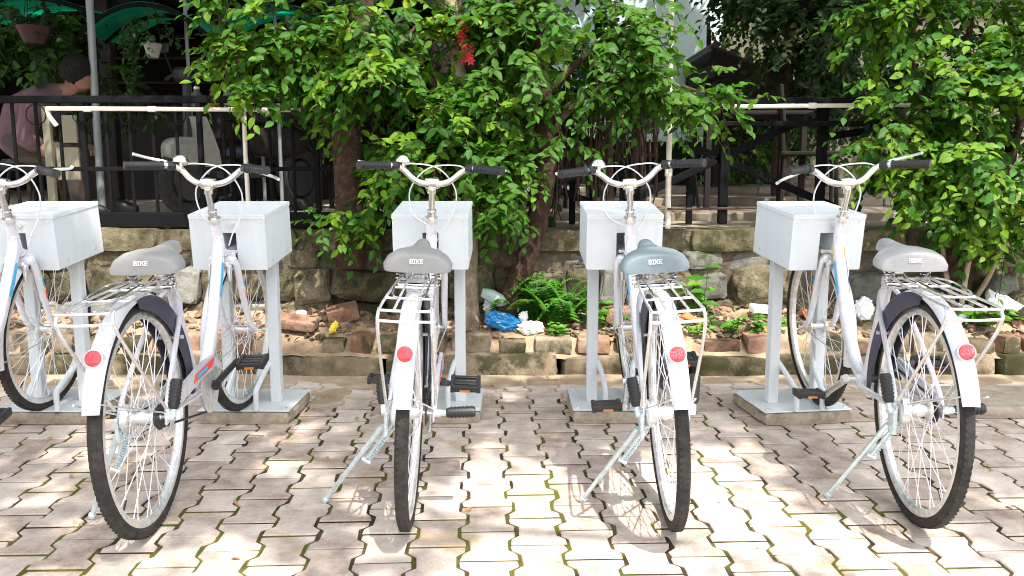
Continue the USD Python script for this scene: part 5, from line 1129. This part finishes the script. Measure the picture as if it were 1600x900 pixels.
    jt = {k: (p, r + .010) for k, (p, r) in j.items()}
    obj('trousers', body_from(jt, [x for s in 'LR' for x in (('hip', 'th' + s), ('th' + s, 'kn' + s), ('kn' + s, 'an' + s))], .03, 5), trouser, b, True)
    [obj('shoe', body_from(jt, [('an' + q, 'to' + q)], .03, 3), 'black', b, True) for q in 'LR']
person('person in pink shirt with black hair, bent forward behind the fence at left', dict(
    hip=((-3.290, 5.650, 1.220), .125), waist=((-3.240, 5.640, 1.390), .118), chest=((-3.070, 5.620, 1.450), .120), neck0=((-2.925, 5.620, 1.525), .058), neck1=((-2.885, 5.615, 1.555), .052), skull=((-2.845, 5.610, 1.645), .092), jaw=((-2.815, 5.600, 1.585), .060),
    shL=((-3.010, 5.800, 1.460), .062), elL=((-2.990, 5.880, 1.210), .045), wrL=((-2.870, 5.720, 1.170), .032), shR=((-3.070, 5.460, 1.440), .062), elR=((-3.130, 5.430, 1.220), .048), wrR=((-2.950, 5.500, 1.070), .034),
    thL=((-3.170, 5.750, 1.140), .095), knL=((-2.820, 5.800, 1.120), .062), anL=((-2.770, 5.800, 0.780), .042), toL=((-2.630, 5.800, 0.740), .032), thR=((-3.190, 5.550, 1.140), .095), knR=((-2.870, 5.520, 1.100), .062), anR=((-2.850, 5.520, 0.780), .042), toR=((-2.710, 5.520, 0.740), .032)), 'pink', 'brownpant', 1.25, (.40, .78, -.55))
st_ = thing('stool', 'dark stool under the bent person in pink', 'stool', None, T(-3.24, 5.66, .70))
obj('seat', lathe([(.0, .33), (.17, .33), (.18, .36), (.16, .385), (.0, .39)], 20), 'darkwood', st_, 30)
for q in range(4): a = q * PI / 2 + .4; obj('leg', tube([(.12 * math.cos(a), .12 * math.sin(a), .335), (.17 * math.cos(a), .17 * math.sin(a), 0)], .014, 6), 'darkwood', st_, 40)
person('seated person in a white striped shirt far back in the dark cafe', dict(
    hip=((-2.42, 8.72, 1.20), .13), waist=((-2.43, 8.72, 1.32), .12), chest=((-2.45, 8.70, 1.48), .13), neck0=((-2.46, 8.69, 1.62), .06), neck1=((-2.47, 8.68, 1.66), .052), skull=((-2.49, 8.66, 1.77), .092), jaw=((-2.52, 8.64, 1.71), .060),
    shL=((-2.50, 8.52, 1.54), .06), elL=((-2.58, 8.44, 1.28), .046), wrL=((-2.76, 8.56, 1.38), .032), shR=((-2.42, 8.90, 1.54), .06), elR=((-2.52, 8.96, 1.28), .046), wrR=((-2.72, 8.86, 1.42), .032),
    thL=((-2.46, 8.63, 1.18), .09), knL=((-2.84, 8.56, 1.18), .06), anL=((-2.82, 8.55, .76), .042), toL=((-2.96, 8.55, .72), .03), thR=((-2.46, 8.81, 1.18), .09), knR=((-2.84, 8.80, 1.18), .06), anR=((-2.82, 8.80, .76), .042), toR=((-2.96, 8.80, .72), .03)), 'shirt2', 'darkblue', 1.0, (-1, -.3, -.1))
